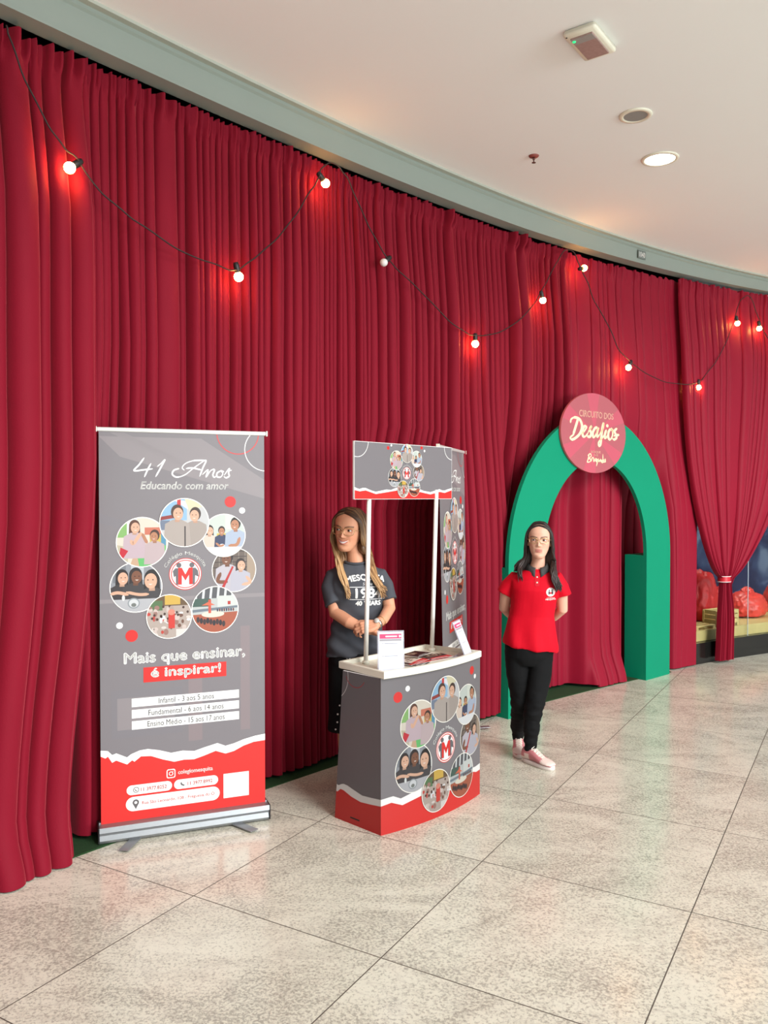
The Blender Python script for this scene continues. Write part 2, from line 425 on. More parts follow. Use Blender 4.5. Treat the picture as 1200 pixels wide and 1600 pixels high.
def logo(a, cx, cyy, k=1.0):
    r = .082*k
    a.ell(cx, cyy, r, r, RED, n=48); a.ell(cx, cyy, r*.955, r*.955, WHITE, n=48); a.ring(cx, cyy, r*.86, .005*k, RED)
    for s in (-1, 1):
        a.ell(cx+s*r*.40, cyy+r*.56, r*.16, r*.16, (96, 92, 96))
        a.poly([(cx+s*r*.20, cyy+r*.38), (cx+s*r*.62, cyy+r*.38), (cx+s*r*.78, cyy+r*.2), (cx+s*r*(.70 if s < 0 else .82), cyy-r*.2), (cx+s*r*.60, cyy-r*.1), (cx+s*r*.58, cyy-r*.66), (cx+s*r*.22, cyy-r*.66)], (96, 92, 96))
    q = r*.40
    a.poly([(cx-q*1.1, cyy-r*.64), (cx-q*1.1, cyy+r*.4), (cx-q*.55, cyy+r*.4), (cx, cyy-r*.02), (cx+q*.55, cyy+r*.4), (cx+q*1.1, cyy+r*.4), (cx+q*1.1, cyy-r*.64), (cx+q*.6, cyy-r*.64), (cx+q*.6, cyy-r*.02), (cx, cyy-r*.42), (cx-q*.6, cyy-r*.02), (cx-q*.6, cyy-r*.64)], RED)
    a.text('Colégio Mesquita', cx-.115*k, cyy+r+.012*k, cx+.115*k, cyy+r+.034*k, WHITE, 0.012, arc=(cx, cyy, r+.012*k))
RING = [(1, -.004, .264, .126), (7, -.213, .168, .127), (2, .199, .195, .113), (3, .251, .013, .117), (4, .151, -.190, .122), (6, -.243, -.058, .128), (5, -.082, -.214, .114)]  # kind, centre, radius
def photo_ring(a, cx, cyy, k=1.0, only=None):
    k0 = a.k
    for (kind, dx, dy, r), g in zip(RING, (2, 1, 1, 0, 1, 0, 2)):
        a.k = k0+1+g*44; photo(a, kind, cx+dx*k, cyy+dy*k, r*k)
    a.k = k0; logo(a, cx, cyy, k); a.k = k0+2
WAVE_T = [(0, .370), (.034, .364), (.054, .342), (.074, .348), (.125, .322), (.145, .336), (.186, .350), (.226, .353), (.283, .340), (.341, .320), (.399, .325), (.457, .316), (.508, .329), (.577, .344), (.619, .325), (.663, .333), (.715, .349), (.777, .361), (.83, .366)]
WAVE_B = [(0, .340), (.022, .328), (.034, .336), (.054, .303), (.073, .312), (.125, .286), (.149, .304), (.161, .296), (.193, .319), (.242, .315), (.299, .291), (.357, .272), (.407, .277), (.457, .273), (.508, .286), (.568, .304), (.619, .284), (.663, .292), (.715, .315), (.768, .329), (.83, .332)]
def torn(a, W_, T, B, y0=0.0):
    for i in range(len(T)-1): a.tri((T[i], (T[i][0], y0), (T[i+1][0], y0)), WHITE); a.tri((T[i], (T[i+1][0], y0), T[i+1]), WHITE)
    a.k += 1
    for i in range(len(B)-1): a.tri((B[i], (B[i][0], y0), (B[i+1][0], y0)), RED); a.tri((B[i], (B[i+1][0], y0), B[i+1]), RED)
    a.k += 1
def panel_clip(W_, H_): return [(0, 0), (W_, 0), (W_, H_), (0, H_)]

def banner_art():
    a = Art(); Wd, H = .83, 1.96; pc = panel_clip(Wd, H)
    a.rect(0, 0, Wd, H, GREY)
    # faint printed school building behind the lettering
    g1, g2, g3 = (131, 124, 126), (116, 112, 116), (128, 116, 118)
    a.poly([(.0, 1.93), (.5, 1.93), (.83, 1.72), (.83, 1.62), (.1, 1.83)], g1); a.poly([(0, 1.55), (.27, 1.46), (.27, 1.43), (0, 1.50)], g2)
    a.rect(.0, 1.1, .83, 1.12, g1); a.rect(.43, .37, .5, .75, g3); a.rect(.7, .4, .75, .95, g3); a.rect(.05, .42, .40, .66, g2); a.rect(.08, .46, .36, .62, g1)
    for i in range(6): a.poly([(.05+i*.012, 1.95), (.06+i*.012, 1.95), (.52+i*.01, 1.74), (.51+i*.01, 1.74)], g1)
    a.ring(.690, 1.964, .110, .005, (196, 62, 62), clip=pc); a.ring(.838, 1.879, .112, .004, WHITE, clip=pc)
    def G(pts): return [(.165+(x-290)*.000828, 1.827-(y-240)*.00079) for x, y in pts]
    for st in ([(352, 240), (322, 285), (292, 323), (345, 318), (402, 310)], [(392, 275), (372, 315), (352, 364)], [(428, 296), (452, 274), (474, 250), (446, 308), (418, 362)],
               [(592, 318), (578, 300), (600, 272), (650, 254), (722, 250)], [(560, 306), (528, 318), (518, 344), (545, 362), (595, 346), (650, 300), (722, 250), (704, 300), (684, 357)], [(600, 306), (640, 302), (704, 316)],
               [(700, 345), (735, 312), (724, 360), (752, 318), (776, 312), (766, 345), (776, 361), (794, 345)], [(814, 318), (792, 334), (794, 358), (816, 358), (828, 334), (814, 318), (836, 324)],
               [(836, 348), (868, 302), (864, 330), (868, 352), (848, 364), (834, 354)], [(868, 318), (885, 312)]):
        a.stroke(G(st), .0078, WHITE)
    a.text('Educando com amor', .198, 1.669, .640, 1.707, WHITE, 0.012, 0.2)
    a.ell(.649, 1.604, .029, .029, RED); a.ell(.711, 1.558, .016, .016, WHITE); a.ell(.093, .987, .016, .016, WHITE); a.ell(.151, .932, .030, .030, RED)
    photo_ring(a, .417, 1.234, 1.0)
    a.text('Mais que ensinar,', .115, .776, .722, .846, WHITE, 0.028)
    a.rect(.207, .692, .625, .768, RED); a.text('é inspirar!', .245, .702, .595, .762, WHITE, 0.028)
    for y, t, w in ((.572, 'Infantil - 3 aos 5 anos', .14), (.515, 'Fundamental - 6 aos 14 anos', .19), (.458, 'Ensino Médio - 15 aos 17 anos', .195)):
        a.rect(.149, y, .691, y+.043, WHITE); a.text(t, .42-w, y+.008, .42+w, y+.036, (92, 88, 90), .006)
    torn(a, Wd, WAVE_T, WAVE_B)
    a.rrect(.318, .190, .362, .236, .010, WHITE); a.rrect(.3225, .1945, .3575, .2315, .007, RED); a.ring(.340, .213, .009, .0035, WHITE); a.ell(.350, .224, .002, .002, WHITE)
    a.text('colegiomesquita', .376, .199, .552, .226, WHITE, 0.02)
    a.pill(.122, .128, .345, .177, WHITE); a.ring(.168, .152, .013, .0035, (92, 88, 90)); a.stroke([(.161, .158), (.166, .148), (.174, .146)], .004, (92, 88, 90), taper=0); a.text('11 3977.8252', .192, .142, .318, .160, RED, 0.015)
    a.pill(.355, .128, .580, .177, WHITE); a.stroke([(.390, .162), (.394, .150), (.408, .144)], .008, (92, 88, 90), taper=0); a.text('11 3977.8992', .424, .142, .550, .160, RED, 0.015)
    a.pill(.118, .046, .588, .118, WHITE); a.ell(.166, .088, .016, .016, (92, 88, 90)); a.poly([(.151, .084), (.166, .054), (.181, .084)], (92, 88, 90)); a.ell(.166, .088, .007, .007, WHITE)
    a.text('Rua São Leonardo, 108 - Freguesia do Ó', .196, .070, .560, .094, RED, 0.01)
    a.rect(.608, .049, .742, .177, WHITE)
    return a

# ------------------------------------------------------------------ materials
def floor_mat():
    m = bpy.data.materials.new('polished_granite'); m.use_nodes = True; nt = m.node_tree; N = nt.nodes; L = nt.links; b = N['Principled BSDF']
    tc = N.new('ShaderNodeTexCoord'); mp = N.new('ShaderNodeMapping'); mp.vector_type = 'TEXTURE'
    mp.inputs['Location'].default_value = (.463, 3.833, 0); mp.inputs['Rotation'].default_value = (0, 0, math.radians(59.6)); mp.inputs['Scale'].default_value = (.938, .938, .938)
    L.new(tc.outputs['Object'], mp.inputs['Vector'])
    fl = N.new('ShaderNodeVectorMath'); fl.operation = 'FLOOR'; L.new(mp.outputs[0], fl.inputs[0])
    fr = N.new('ShaderNodeVectorMath'); fr.operation = 'FRACTION'; L.new(mp.outputs[0], fr.inputs[0])
    wn = N.new('ShaderNodeTexWhiteNoise'); wn.noise_dimensions = '3D'; L.new(fl.outputs[0], wn.inputs['Vector'])
    sc = N.new('ShaderNodeVectorMath'); sc.operation = 'MULTIPLY_ADD'; sc.inputs[1].default_value = (23, 17, 9); L.new(wn.outputs['Color'], sc.inputs[0]); L.new(tc.outputs['Object'], sc.inputs[2])
    def noi(scale, det, rough=.5, dist=0, vec=None):
        n = N.new('ShaderNodeTexNoise'); n.inputs['Scale'].default_value = scale; n.inputs['Detail'].default_value = det; n.inputs['Roughness'].default_value = rough; n.inputs['Distortion'].default_value = dist
        L.new((vec or sc).outputs[0], n.inputs['Vector']); return n
    def ramp(src, p0, p1, c0=0, c1=1):
        r = N.new('ShaderNodeMapRange'); r.inputs['From Min'].default_value = p0; r.inputs['From Max'].default_value = p1; r.inputs['To Min'].default_value = c0; r.inputs['To Max'].default_value = c1
        L.new(src, r.inputs['Value']); return r.outputs[0]
    def mix(fac, A, B):
        x = N.new('ShaderNodeMix'); x.data_type = 'RGBA'
        for i, v in ((0, fac), (6, A), (7, B)):
            if isinstance(v, tuple): x.inputs[i].default_value = v
            else: L.new(v, x.inputs[i])
        return x.outputs[2]
    def math_(op, A, B):
        x = N.new('ShaderNodeMath'); x.operation = op
        for i, v in ((0, A), (1, B)):
            if isinstance(v, (int, float)): x.inputs[i].default_value = v
            else: L.new(v, x.inputs[i])
        return x.outputs[0]
    stretch = N.new('ShaderNodeMapping'); stretch.inputs['Scale'].default_value = (.75, 1.25, 1); stretch.inputs['Rotation'].default_value = (0, 0, .5); L.new(sc.outputs[0], stretch.inputs['Vector'])
    cloud = noi(2.2, 6, .6, 1.2, stretch); speck = noi(85, 3, .7); speck2 = noi(38, 5, .85); vein = noi(1.6, 8, .65, 2.2, stretch)
    dens = ramp(cloud.outputs[0], .32, .62, -.06, .05)
    s1 = ramp(math_('ADD', speck.outputs[0], dens), .50, .62); s2 = ramp(math_('ADD', speck2.outputs[0], dens), .53, .66)
    c = mix(ramp(cloud.outputs[0], .35, .7), C4((228, 226, 208)), C4((220, 217, 198)))
    c = mix(math_('MULTIPLY', s1, .52), c, C4((118, 114, 106)))
    c = mix(math_('MULTIPLY', s2, .34), c, C4((105, 98, 92)))
    vv = math_('ABSOLUTE', math_('SUBTRACT', vein.outputs[0], .5), 0)
    c = mix(ramp(vv, 0, .022, .25, 0), c, C4((160, 152, 142)))
    c = mix(ramp(ramp(wn.outputs['Value'], 0, 1), 0, 1, 0, .10), c, C4((170, 158, 142)))
    sp = N.new('ShaderNodeSeparateXYZ'); L.new(fr.outputs[0], sp.inputs[0])
    def edge(o): return math_('MINIMUM', o, math_('SUBTRACT', 1.0, o))
    e = math_('MINIMUM', edge(sp.outputs[0]), edge(sp.outputs[1]))
    g = ramp(e, .0018, .0034, 1, 0)
    c = mix(g, c, C4((88, 80, 70))); L.new(c, b.inputs['Base Color'])
    L.new(ramp(g, 0, 1, .17, .7), b.inputs['Roughness']); b.inputs['Specular IOR Level'].default_value = .5
    bp = N.new('ShaderNodeBump'); bp.inputs['Strength'].default_value = .3; bp.inputs['Distance'].default_value = .002; bp.invert = True; L.new(g, bp.inputs['Height']); L.new(bp.outputs[0], b.inputs['Normal'])
    return m
M_floor = floor_mat()
M_ceil = mat('white_plaster', (240, 241, 241), .9, spec=.1, noise_amt=.012, noise_scale=1.5)
M_fascia = mat('grey_green_painted_metal', (136, 146, 139), .45, noise_amt=.03, noise_scale=3)
M_trim = mat('fascia_edge_trim', (166, 170, 160), .5)
M_dark = mat('dark_recess', (16, 15, 15), .9)
M_cur = mat('crimson_velvet', (124, 12, 34), .72, spec=.15, noise_amt=.06, noise_scale=5, bump=.08, bump_scale=140)
M_cur.node_tree.nodes['Principled BSDF'].inputs['Sheen Weight'].default_value = .55
M_cur.node_tree.nodes['Principled BSDF'].inputs['Sheen Roughness'].default_value = .4
M_cur.node_tree.nodes['Principled BSDF'].inputs['Sheen Tint'].default_value = C4((255, 120, 130))
M_sat = mat('crimson_satin', (134, 12, 38), .55, spec=.15, noise_amt=.05, noise_scale=5)
M_sat.node_tree.nodes['Principled BSDF'].inputs['Sheen Weight'].default_value = .22
M_sat.node_tree.nodes['Principled BSDF'].inputs['Sheen Tint'].default_value = C4((255, 130, 150))
M_print = attr_mat('printed_vinyl', .42, .35)
M_alu = mat('brushed_aluminium', (150, 152, 154), .42, .7, noise_amt=.05, noise_scale=30)
M_black = mat('black_plastic', (22, 22, 24), .45, noise_amt=.1)
M_cream = mat('cream_plastic', (228, 225, 208), .35, noise_amt=.02)
M_green = mat('green_painted_mdf', (0, 132, 98), .6, spec=.2, noise_amt=.03, noise_scale=4)
M_turf = mat('artificial_turf', (26, 66, 24), .9, noise_amt=.5, noise_scale=90, bump=.8, bump_scale=260)
M_cable = mat('cable_rubber', (38, 24, 22), .6, noise_amt=.1)
M_bulb = emit('lit_bulb', (255, 176, 96), 110)
M_bulb_off = mat('unlit_bulb', (226, 226, 224), .2)
M_chrome = mat('chrome', (210, 210, 212), .15, 1.0)

# ------------------------------------------------------------------ setting
bm = bmesh.new(); vs = [bm.verts.new(v) for v in ((-30, -30, 0), (35, -30, 0), (35, 25, 0), (-30, 25, 0))]; bm.faces.new(vs)
tag(mobj('floor', bm, M_floor), kind='structure')
CZ = 4.07
def fasc_z(s): return 3.875+max(0.0, min(1.0, (s-1.5)/4.5))*.055
def strip(fn, s0, s1, n=120):
    bm = bmesh.new(); prev = None
    for i in range(n+1):
        s = s0+(s1-s0)*i/n; r = [bm.verts.new(p) for p in fn(s)]
        if prev:
            for k in range(len(r)-1): bm.faces.new((prev[k], r[k], r[k+1], prev[k+1]))
        prev = r
    bmesh.ops.recalc_face_normals(bm, faces=bm.faces[:]); return bm
SA, SB = -6.5, 8.6
tag(mobj('ceiling', strip(lambda s: [CP(s, -.9, CZ), CP(s, 1, CZ), CP(s, 3.1, CZ), CP(s, 3.1, CZ+.5), CP(s, -.9, CZ+.5)], SA, SB), M_ceil), kind='structure')
def fasc(s):
    z = fasc_z(s); return [CP(s, -.03, z), CP(s, .085, z), CP(s, .085, z+.012), CP(s, .075, z+.012), CP(s, .075, CZ-.045), CP(s, .088, CZ-.035), CP(s, .088, CZ)]
tag(mobj('trim_1', strip(fasc, SA, SB), M_fascia), kind='structure')
tag(mobj('trim_2', strip(lambda s: [CP(s, .088, CZ), CP(s, .088, CZ-.016), CP(s, .125, CZ-.016), CP(s, .125, CZ)], SA, SB), M_trim), kind='structure')
s_win = s_az(1074)
tag(mobj('wall_back', strip(lambda s: [CP(s, -.42, 0), CP(s, -.42, CZ), CP(s, -.03, CZ), CP(s, -.03, fasc_z(s))], SA, s_win-.05), M_dark), kind='structure')
# bay behind the shop window
bm = strip(lambda s: [CP(s, -1.7, .0), CP(s, -1.7, CZ)], s_win-.05, SB); 
bm2 = bmesh.new()
for s in (s_win-.05, SB):
    v = [bm2.verts.new(p) for p in (CP(s, -.06, 0), CP(s, -1.7, 0), CP(s, -1.7, CZ), CP(s, -.06, CZ))]; bm2.faces.new(v)
v = [bm2.verts.new(p) for p in (CP(s_win-.05, -.42, 0), CP(s_win-.05, -.05, 0), CP(s_win-.05, -.05, CZ), CP(s_win-.05, -.42, CZ))]; bm2.faces.new(v)
tag(mobj('wall_side', bm2, M_dark), kind='structure')
def sky_print():
    m = mat('night_sky_print', (32, 30, 72), .6); nt = m.node_tree; b = nt.nodes['Principled BSDF']
    tc = nt.nodes.new('ShaderNodeTexCoord'); n = nt.nodes.new('ShaderNodeTexNoise'); n.inputs['Scale'].default_value = 1.7; n.inputs['Detail'].default_value = 5; n.inputs['Distortion'].default_value = .4
    nt.links.new(tc.outputs['Object'], n.inputs['Vector']); r = nt.nodes.new('ShaderNodeValToRGB'); nt.links.new(n.outputs[0], r.inputs[0])
    e = r.color_ramp.elements; e[0].position = .50; e[0].color = C4((24, 22, 64)); e[1].position = .62; e[1].color = C4((92, 100, 122))
    x = e.new(.56); x.color = C4((44, 52, 86)); nt.links.new(r.outputs[0], b.inputs['Base Color']); return m
tag(mobj('wall_backdrop', bm, sky_print()), kind='structure')
area('window_bay_fill', CP(s_win+1.2, -.8, 3.7), CP(s_win+1.0, -.9, 0), 1.2, 85, (1.0, .93, .84), .5)  # added fill lamp in the bay, brightens the display behind the glass
# window: black plinth and panes
tag(mobj('baseboard_window', strip(lambda s: [CP(s, -.30, .0), CP(s, .0, .0), CP(s, .0, .215), CP(s, -.30, .215)], s_win-.05, SB, 60), mat('black_granite_plinth', (24, 24, 22), .15, noise_amt=.2, noise_scale=4)), kind='structure')
M_glass = mat('window_glass', (235, 245, 245), .02, Transmission_Weight=1.0); M_glass.node_tree.nodes['Principled BSDF'].inputs['IOR'].default_value = 1.12
win = empty('window_1', CP(s_win, -.05, .215)); tag(win, kind='structure')
s_seam = s_az(1169, -.05)
for a_, b_ in ((s_win-.05, s_seam-.002), (s_seam+.002, SB)):
    bmg = bmesh.new(); n = 24
    P = [[CP(a_+(b_-a_)*j/n, -.04, z)-win.location for j in range(n+1)] for z in (.215, CZ)]
    grid_solid(bmg, P, .01, lambda i, j: CN(a_+(b_-a_)*j/n)); mobj('pane', bmg, M_glass, win)
bmg = bmesh.new(); q = CP(s_seam, -.045, 0)-win.location; box(bmg, (q.x, q.y, 1.9), (.006, .014, 3.8)); mobj('pane_joint', bmg, mat('clear_silicone', (150, 160, 165), .3), win)
# turf strip under the curtains
tag(mobj('artificial_turf', strip(lambda s: [CP(s, -.38, .0), CP(s, -.38, .005), CP(s, .075, .005), CP(s, .08, .0)], SA, s_az(1040), 140), M_turf), 'dark green artificial turf strip on the floor under the red curtains', 'artificial turf')
# sign 1040
s = s_az(1001, .09); sg = empty('unit_number_plate', CP(s, .088, z_px(398, CP(s, .09).y)), math.atan2(CT(s).y, CT(s).x))
bm = bmesh.new(); box(bm, (0, 0, 0), (.115, .004, .075)); mobj('plate', bm, mat('dark_grey_plate', (104, 112, 108), .5), sg)
a = Art(); a.text('1040', -.045, -.024, .045, .024, WHITE, .02)
bm = bmesh.new(); lay = bm.verts.layers.float_color.new('col'); a.add_to(bm, lambda u, v, o: Vector((u, -.0025-o, v)), lay); mobj('digits', bm, M_print, sg)
tag(sg, 'small grey plate with white digits 1040 on the ceiling fascia', 'sign')

# ------------------------------------------------------------------ curtains
def smooth(a, b, x):
    t = max(0, min(1, (x-a)/(b-a))); return t*t*(3-2*t)
def curtain(label, s0, s1, wmin, wmax, seed, off=0.0, ztop=None, zbot=.03, sfun=None, ofun=None, m=None, amp=1.0, rows=None, head=True, name='curtain', grow=.6, group=None, big=0.15, ampf=None):
    rn = random.Random(seed); cols = []; u = s0; i = 0
    while u < s1-1e-4:
        w = rn.uniform(wmin, wmax)
        if rn.random() < big: w *= rn.uniform(1.5, 2.3)
        w = min(w, s1-u) if s1-u < w*1.4 else w
        A = amp*(.010+.50*min(w, .12))*rn.uniform(.55, 1.35)*(ampf(u) if ampf else 1); sec = rn.uniform(-.35, .35); ph = rn.uniform(-.5, .5); lo = rn.uniform(-.4, .6); dr = rn.uniform(-.5, .5)
        n = max(10, int(w/.0065)) if w < .2 else 26
        for k in range(n):
            t = k/n; cols.append((u, w, t, A, sec, ph, lo, dr, i))
        u += w; i += 1
    cols.append((s1, .05, 0.0, amp*.01, 0, 0, 0, 0, i))
    zs = rows or [0, .012, .03, .06, .1, .16, .25, .38, .55, .75, 1.0, 1.3, 1.6, 1.9, 2.2, 2.5, 2.8, 3.1, 3.35, 3.5, 3.6, 3.68, 3.74, 3.78, 3.81, 3.835, 3.85]
    zmax = zs[-1]; bm = bmesh.new(); grid = []
    for z in zs:
        row = []; f = z/zmax
        for (u, w, t, A, sec, ph, lo, dr, i) in cols:
            zt = (ztop(u) if ztop else fasc_z(u)-.034); zb = zbot(u) if callable(zbot) else zbot
            ruff = .010*math.sin(2*math.pi*t)+.012*noise.noise((i*3.1, seed, 0))
            zz = zb+(zt+ruff*smooth(.9, 1, f)-zb)*f
            headf = 1-.45*smooth(zmax-1.0, zmax, z)
            bell = math.sin(math.pi*t)**.85 if 0 < t < 1 else 0.0
            wob = 1+.22*noise.noise((i*1.7, z*.8, seed))
            o = A*headf*wob*(2*bell-.9)
            # secondary creases that come and go with height
            o += A*.30*sec*math.sin(2*math.pi*2*t+ph)*(1+lo*(1-f))*smooth(.05, .5, 1-f*.9)
            if head and z > zmax-.14: o += A*.5*math.sin(2*math.pi*(3*t)+i)*smooth(zmax-.14, zmax-.05, z)
            lat = -.20*w*math.sin(2*math.pi*t)*headf*(1 if t else 0)
            u2 = u+w*t; s = u2+lat
            s += .018*noise.noise((u*1.4, z*.55, seed+9))*(1-f)*2
            o += .05*grow*noise.noise((u2*1.1, z*.35, seed+3))*(1-f*.7)+.012*noise.noise((u2*9, z*1.3, seed+5))*(1-f*.6)
            if sfun: s = sfun(s, u2, zz)
            oo = off+o+(ofun(u2, zz, s) if ofun else 0); oo += (-.045-off)*smooth(.78, .97, f)
            row.append(bm.verts.new(CP(s, oo, max(zz, .004))))
        grid.append(row)
    for r in range(len(grid)-1):
        for c in range(len(cols)-1): bm.faces.new((grid[r][c], grid[r][c+1], grid[r+1][c+1], grid[r+1][c]))
    o = mobj(name, bm, m or M_cur, None, True)
    return tag(o, label, 'curtain', group)
sP1 = s_az(158, .05); sP2 = s_az(538); sP3 = s_az(886); sP4 = s_az(1064)
def p1_s(s, u, z):   # right edge swings left towards the floor
    k = 1-smooth(.0, 1.9, z); return s-k*.17*smooth(sP1-1.2, sP1, u)
curtain('leftmost crimson curtain with wide folds, its hem spreading over the granite floor', -4.6, sP1, .05, .10, 14, .02, zbot=.006, sfun=p1_s, amp=.95, big=.2,
        ofun=lambda u, z, s_: .09*(1-smooth(0, .25, z))*(1-.5*smooth(sP1-.35, sP1, u))+.01*(1-smooth(0, 1.5, z)))
curtain('crimson curtain directly behind the tall grey banner', sP1-.06, sP2, .036, .075, 5, -.05, zbot=.03, amp=1.4, ofun=lambda u, z, s_: -.06*(1-smooth(1.5, 2.6, z))*(1-smooth(sP1+.1, sP1+.7, u)))
def p3_o(u, z, s_):
    a, b = s_az(578), s_az(704); c = s_az(781); g = 1-smooth(1.1, 2.7, z)
    return (.10*smooth(b, b+.2, u)*(1-smooth(c-.02, c+.02, u))-.20*smooth(c-.02, c+.05, u))*g-.15*(1-smooth(1.7, 2.15, z))*smooth(a-.08, a+.08, u)*(1-smooth(b-.08, b+.08, u))
curtain('crimson curtain with dense narrow folds behind the promotional counter', sP2-.01, sP3, .036, .068, 8, -.02, zbot=.035, ofun=p3_o, amp=1.4)
sP4R = s_az(1089, .03)
def p4_s(s, u, z):
    k = smooth(sP3+.15, sP4, u); return min(s+k*.22*(1-smooth(1.0, 3.7, z)), sP4R) if z < 1.6 else s+k*.22*(1-smooth(1.0, 3.7, z))
def p4_z(u):
    a = s_az(918); return .035 if u < a else .012
def p4_o(u, z, s):
    a, b, c, e = s_az(918), s_az(975), s_az(1038), s_az(1052)
    o = .09*(1-smooth(0, .35, z))*smooth(a, a+.05, s)*(1-smooth(b-.08, b, s))
    o += -.20*smooth(b-.03, b+.03, s)*(1-smooth(c, e, s))*(1-smooth(1.4, 2.5, z))-.14*(1-smooth(a-.1, a, s))*(1-smooth(1.6, 2.6, z))+.05*smooth(c, e, s)*(1-smooth(1.5, 2.5, z)); return o
curtain('crimson curtain with slanting folds hanging through and beside the green arch', sP3-.015, sP4+.05, .06, .14, 21, -.02, zbot=p4_z, sfun=p4_s, ofun=p4_o, amp=.46, m=M_sat, big=.45, ampf=lambda u: 1-.72*smooth(s_az(985), s_az(1030), u))
# tied curtain
s_t = s_az(1133, .1); tieZ = z_px(903, CP(s_t).y)
sL, sR = s_az(1056), s_t+1.45
def tied_s(s, u, z):
    d = u-s_t
    if z >= tieZ:
        k = max(0.0, min(1.0, (z-tieZ)/(3.85-tieZ)))
        g = .055+.945*(1-(1-k)**2.6)**.62 if d < 0 else .05+.95*min(1, (1-(1-k)**2.2)**.75)
        return s_t+(s-s_t)*g+.03*smooth(1.5, 4, z)*0
    k = (tieZ-z)/tieZ
    return s_t-.02+(s-s_t)*(.05+.055*smooth(0, .5, k))
def tied_o(u, z, s_): return .10+.05*math.exp(-((z-tieZ)/.10)**2)*0+.05*smooth(.3, 1.6, abs(z-tieZ))*-.6
rows_t = [0, .02, .06, .12, .2, .3, .42, .55, .68, .78, .85, .9, .94, .98, 1.03, 1.09, 1.16, 1.25, 1.36, 1.5, 1.66, 1.85, 2.05, 2.3, 2.6, 2.9, 3.2, 3.45, 3.6, 3.7, 3.78, 3.82, 3.85]
curtain('crimson curtain gathered and tied low in front of the shop window', sL, sR, .035, .12, 33, 0, zbot=.03, sfun=tied_s, ofun=tied_o, amp=.5, m=M_sat, rows=rows_t, grow=.3, big=.4)
bm = bmesh.new(); c = CP(s_t-.008, .10, tieZ); T = CT(s_t)
for dz in (-.028, .028):
    pts = [c+T*.072*math.cos(a)+CN(s_t)*.062*math.sin(a)+Vector((0, 0, dz)) for a in [2*math.pi*i/20 for i in range(20)]]; pts.append(pts[0]); tube(bm, pts, .004, 6, caps=False)
tb = empty('tieback', c); bm.transform(Matrix.Translation(-c)); mobj('piping', bm, mat('white_piping', (235, 215, 215), .4), tb, True)
bm = bmesh.new(); rr = []
for dz in (-.026, .026): rr.append([bm.verts.new(T*.070*math.cos(a)+CN(s_t)*.060*math.sin(a)+Vector((0, 0, dz))) for a in [2*math.pi*i/24 for i in range(24)]])
for k in range(24): bm.faces.new((rr[0][k], rr[0][(k+1) % 24], rr[1][(k+1) % 24], rr[1][k]))
mobj('band', bm, mat('red_ribbon', (190, 20, 40), .4, noise_amt=.05), tb, True); tag(tb, 'red ribbon band with white edges around the tied curtain', 'tieback')

# ------------------------------------------------------------------ string of bulbs
sl = empty('string_light', CP(0, .12, 3.6)); tag(sl, 'string of round bulbs on a dark cable swagged across the curtains', 'string light')
def cpt(px, py, off=.11):
    s = s_az(px, off); p = CP(s, off); return Vector((p.x, p.y, z_px(py, p.y)))
cab = [[(16, 40), (22, 60), (45, 125), (80, 195), (106, 232), (126, 250), (150, 288), (190, 326), (230, 356), (290, 395), (330, 410), (362, 422), (378, 418), (400, 402), (430, 376), (460, 340), (485, 300), (497, 282), (502, 266), (512, 256), (524, 256), (534, 266), (545, 282), (562, 322), (585, 370), (606, 404), (625, 425), (660, 458), (700, 500), (730, 521), (744, 524), (770, 522), (800, 508), (828, 482), (843, 458), (858, 430), (874, 400), (884, 390), (896, 396), (905, 418), (916, 440), (928, 472), (950, 510), (965, 545), (984, 565), (1000, 578), (1030, 594), (1060, 600), (1088, 598), (1104, 582), (1124, 553), (1140, 515), (1147, 492), (1152, 474), (1158, 466), (1166, 462), (1172, 468), (1180, 490), (1190, 515), (1203, 535), (1240, 570)]]
for c_ in cab:
    pts = catmull([cpt(x, y) for x, y in c_], 5); bm = bmesh.new()
    pts = [p+Vector((.002*math.sin(i*1.1), 0, .002*math.cos(i*1.1))) for i, p in enumerate(pts)]
    tube(bm, pts, .0042, 6, caps=False); bm.transform(Matrix.Translation(-sl.location)); mobj('cable', bm, M_cable, sl, True)
BULBS = [(113, 262, 12, -10), (374, 432, -4, -14), (509, 286, -12, -9), (600, 410, 9, -7), (742, 537, 0, -12), (847, 469, -4, -11), (911, 419, -11, 3), (981, 574, 5, -8), (1090, 605, 0, -8), (1150, 505, -3, -9), (1184, 513, -2, -9)]
sock = bulb = bulb_off = None
for i, (px, py, dx, dy) in enumerate(BULBS):
    c_ = cpt(px, py, .10); d = CT(s_az(px))*dx+Vector((0, 0, -dy)); d.normalize(); q = d.to_track_quat('Z', 'Y')
    if sock is None:
        b1 = bmesh.new(); lathe(b1, [(.010, .078), (.014, .076), (.017, .06), (.017, .022), (.014, .018), (.008, .018)], 16); sock = b1_o = mobj('bulb_socket', b1, M_black, sl, True)
        b2 = bmesh.new(); lathe(b2, [(.001, -.028)]+[(.0265*math.sin(t), -.0265*math.cos(t)-.002) for t in [k*math.pi/14 for k in range(1, 12)]]+[(.012, .026)], 20); bulb = mobj('bulb', b2, M_bulb, sock, True); so, bo = sock, bulb
    else:
        so = sock.copy(); COL.objects.link(so); so.parent = sl; bo = bulb.copy(); COL.objects.link(bo); bo.parent = so
    if i == 3:
        bo.data = bulb.data.copy(); bo.data.materials[0] = M_bulb_off; bo['label'] = 'unlit white bulb'
    so.rotation_mode = 'QUATERNION'; so.rotation_quaternion = q; so.location = c_-sl.location

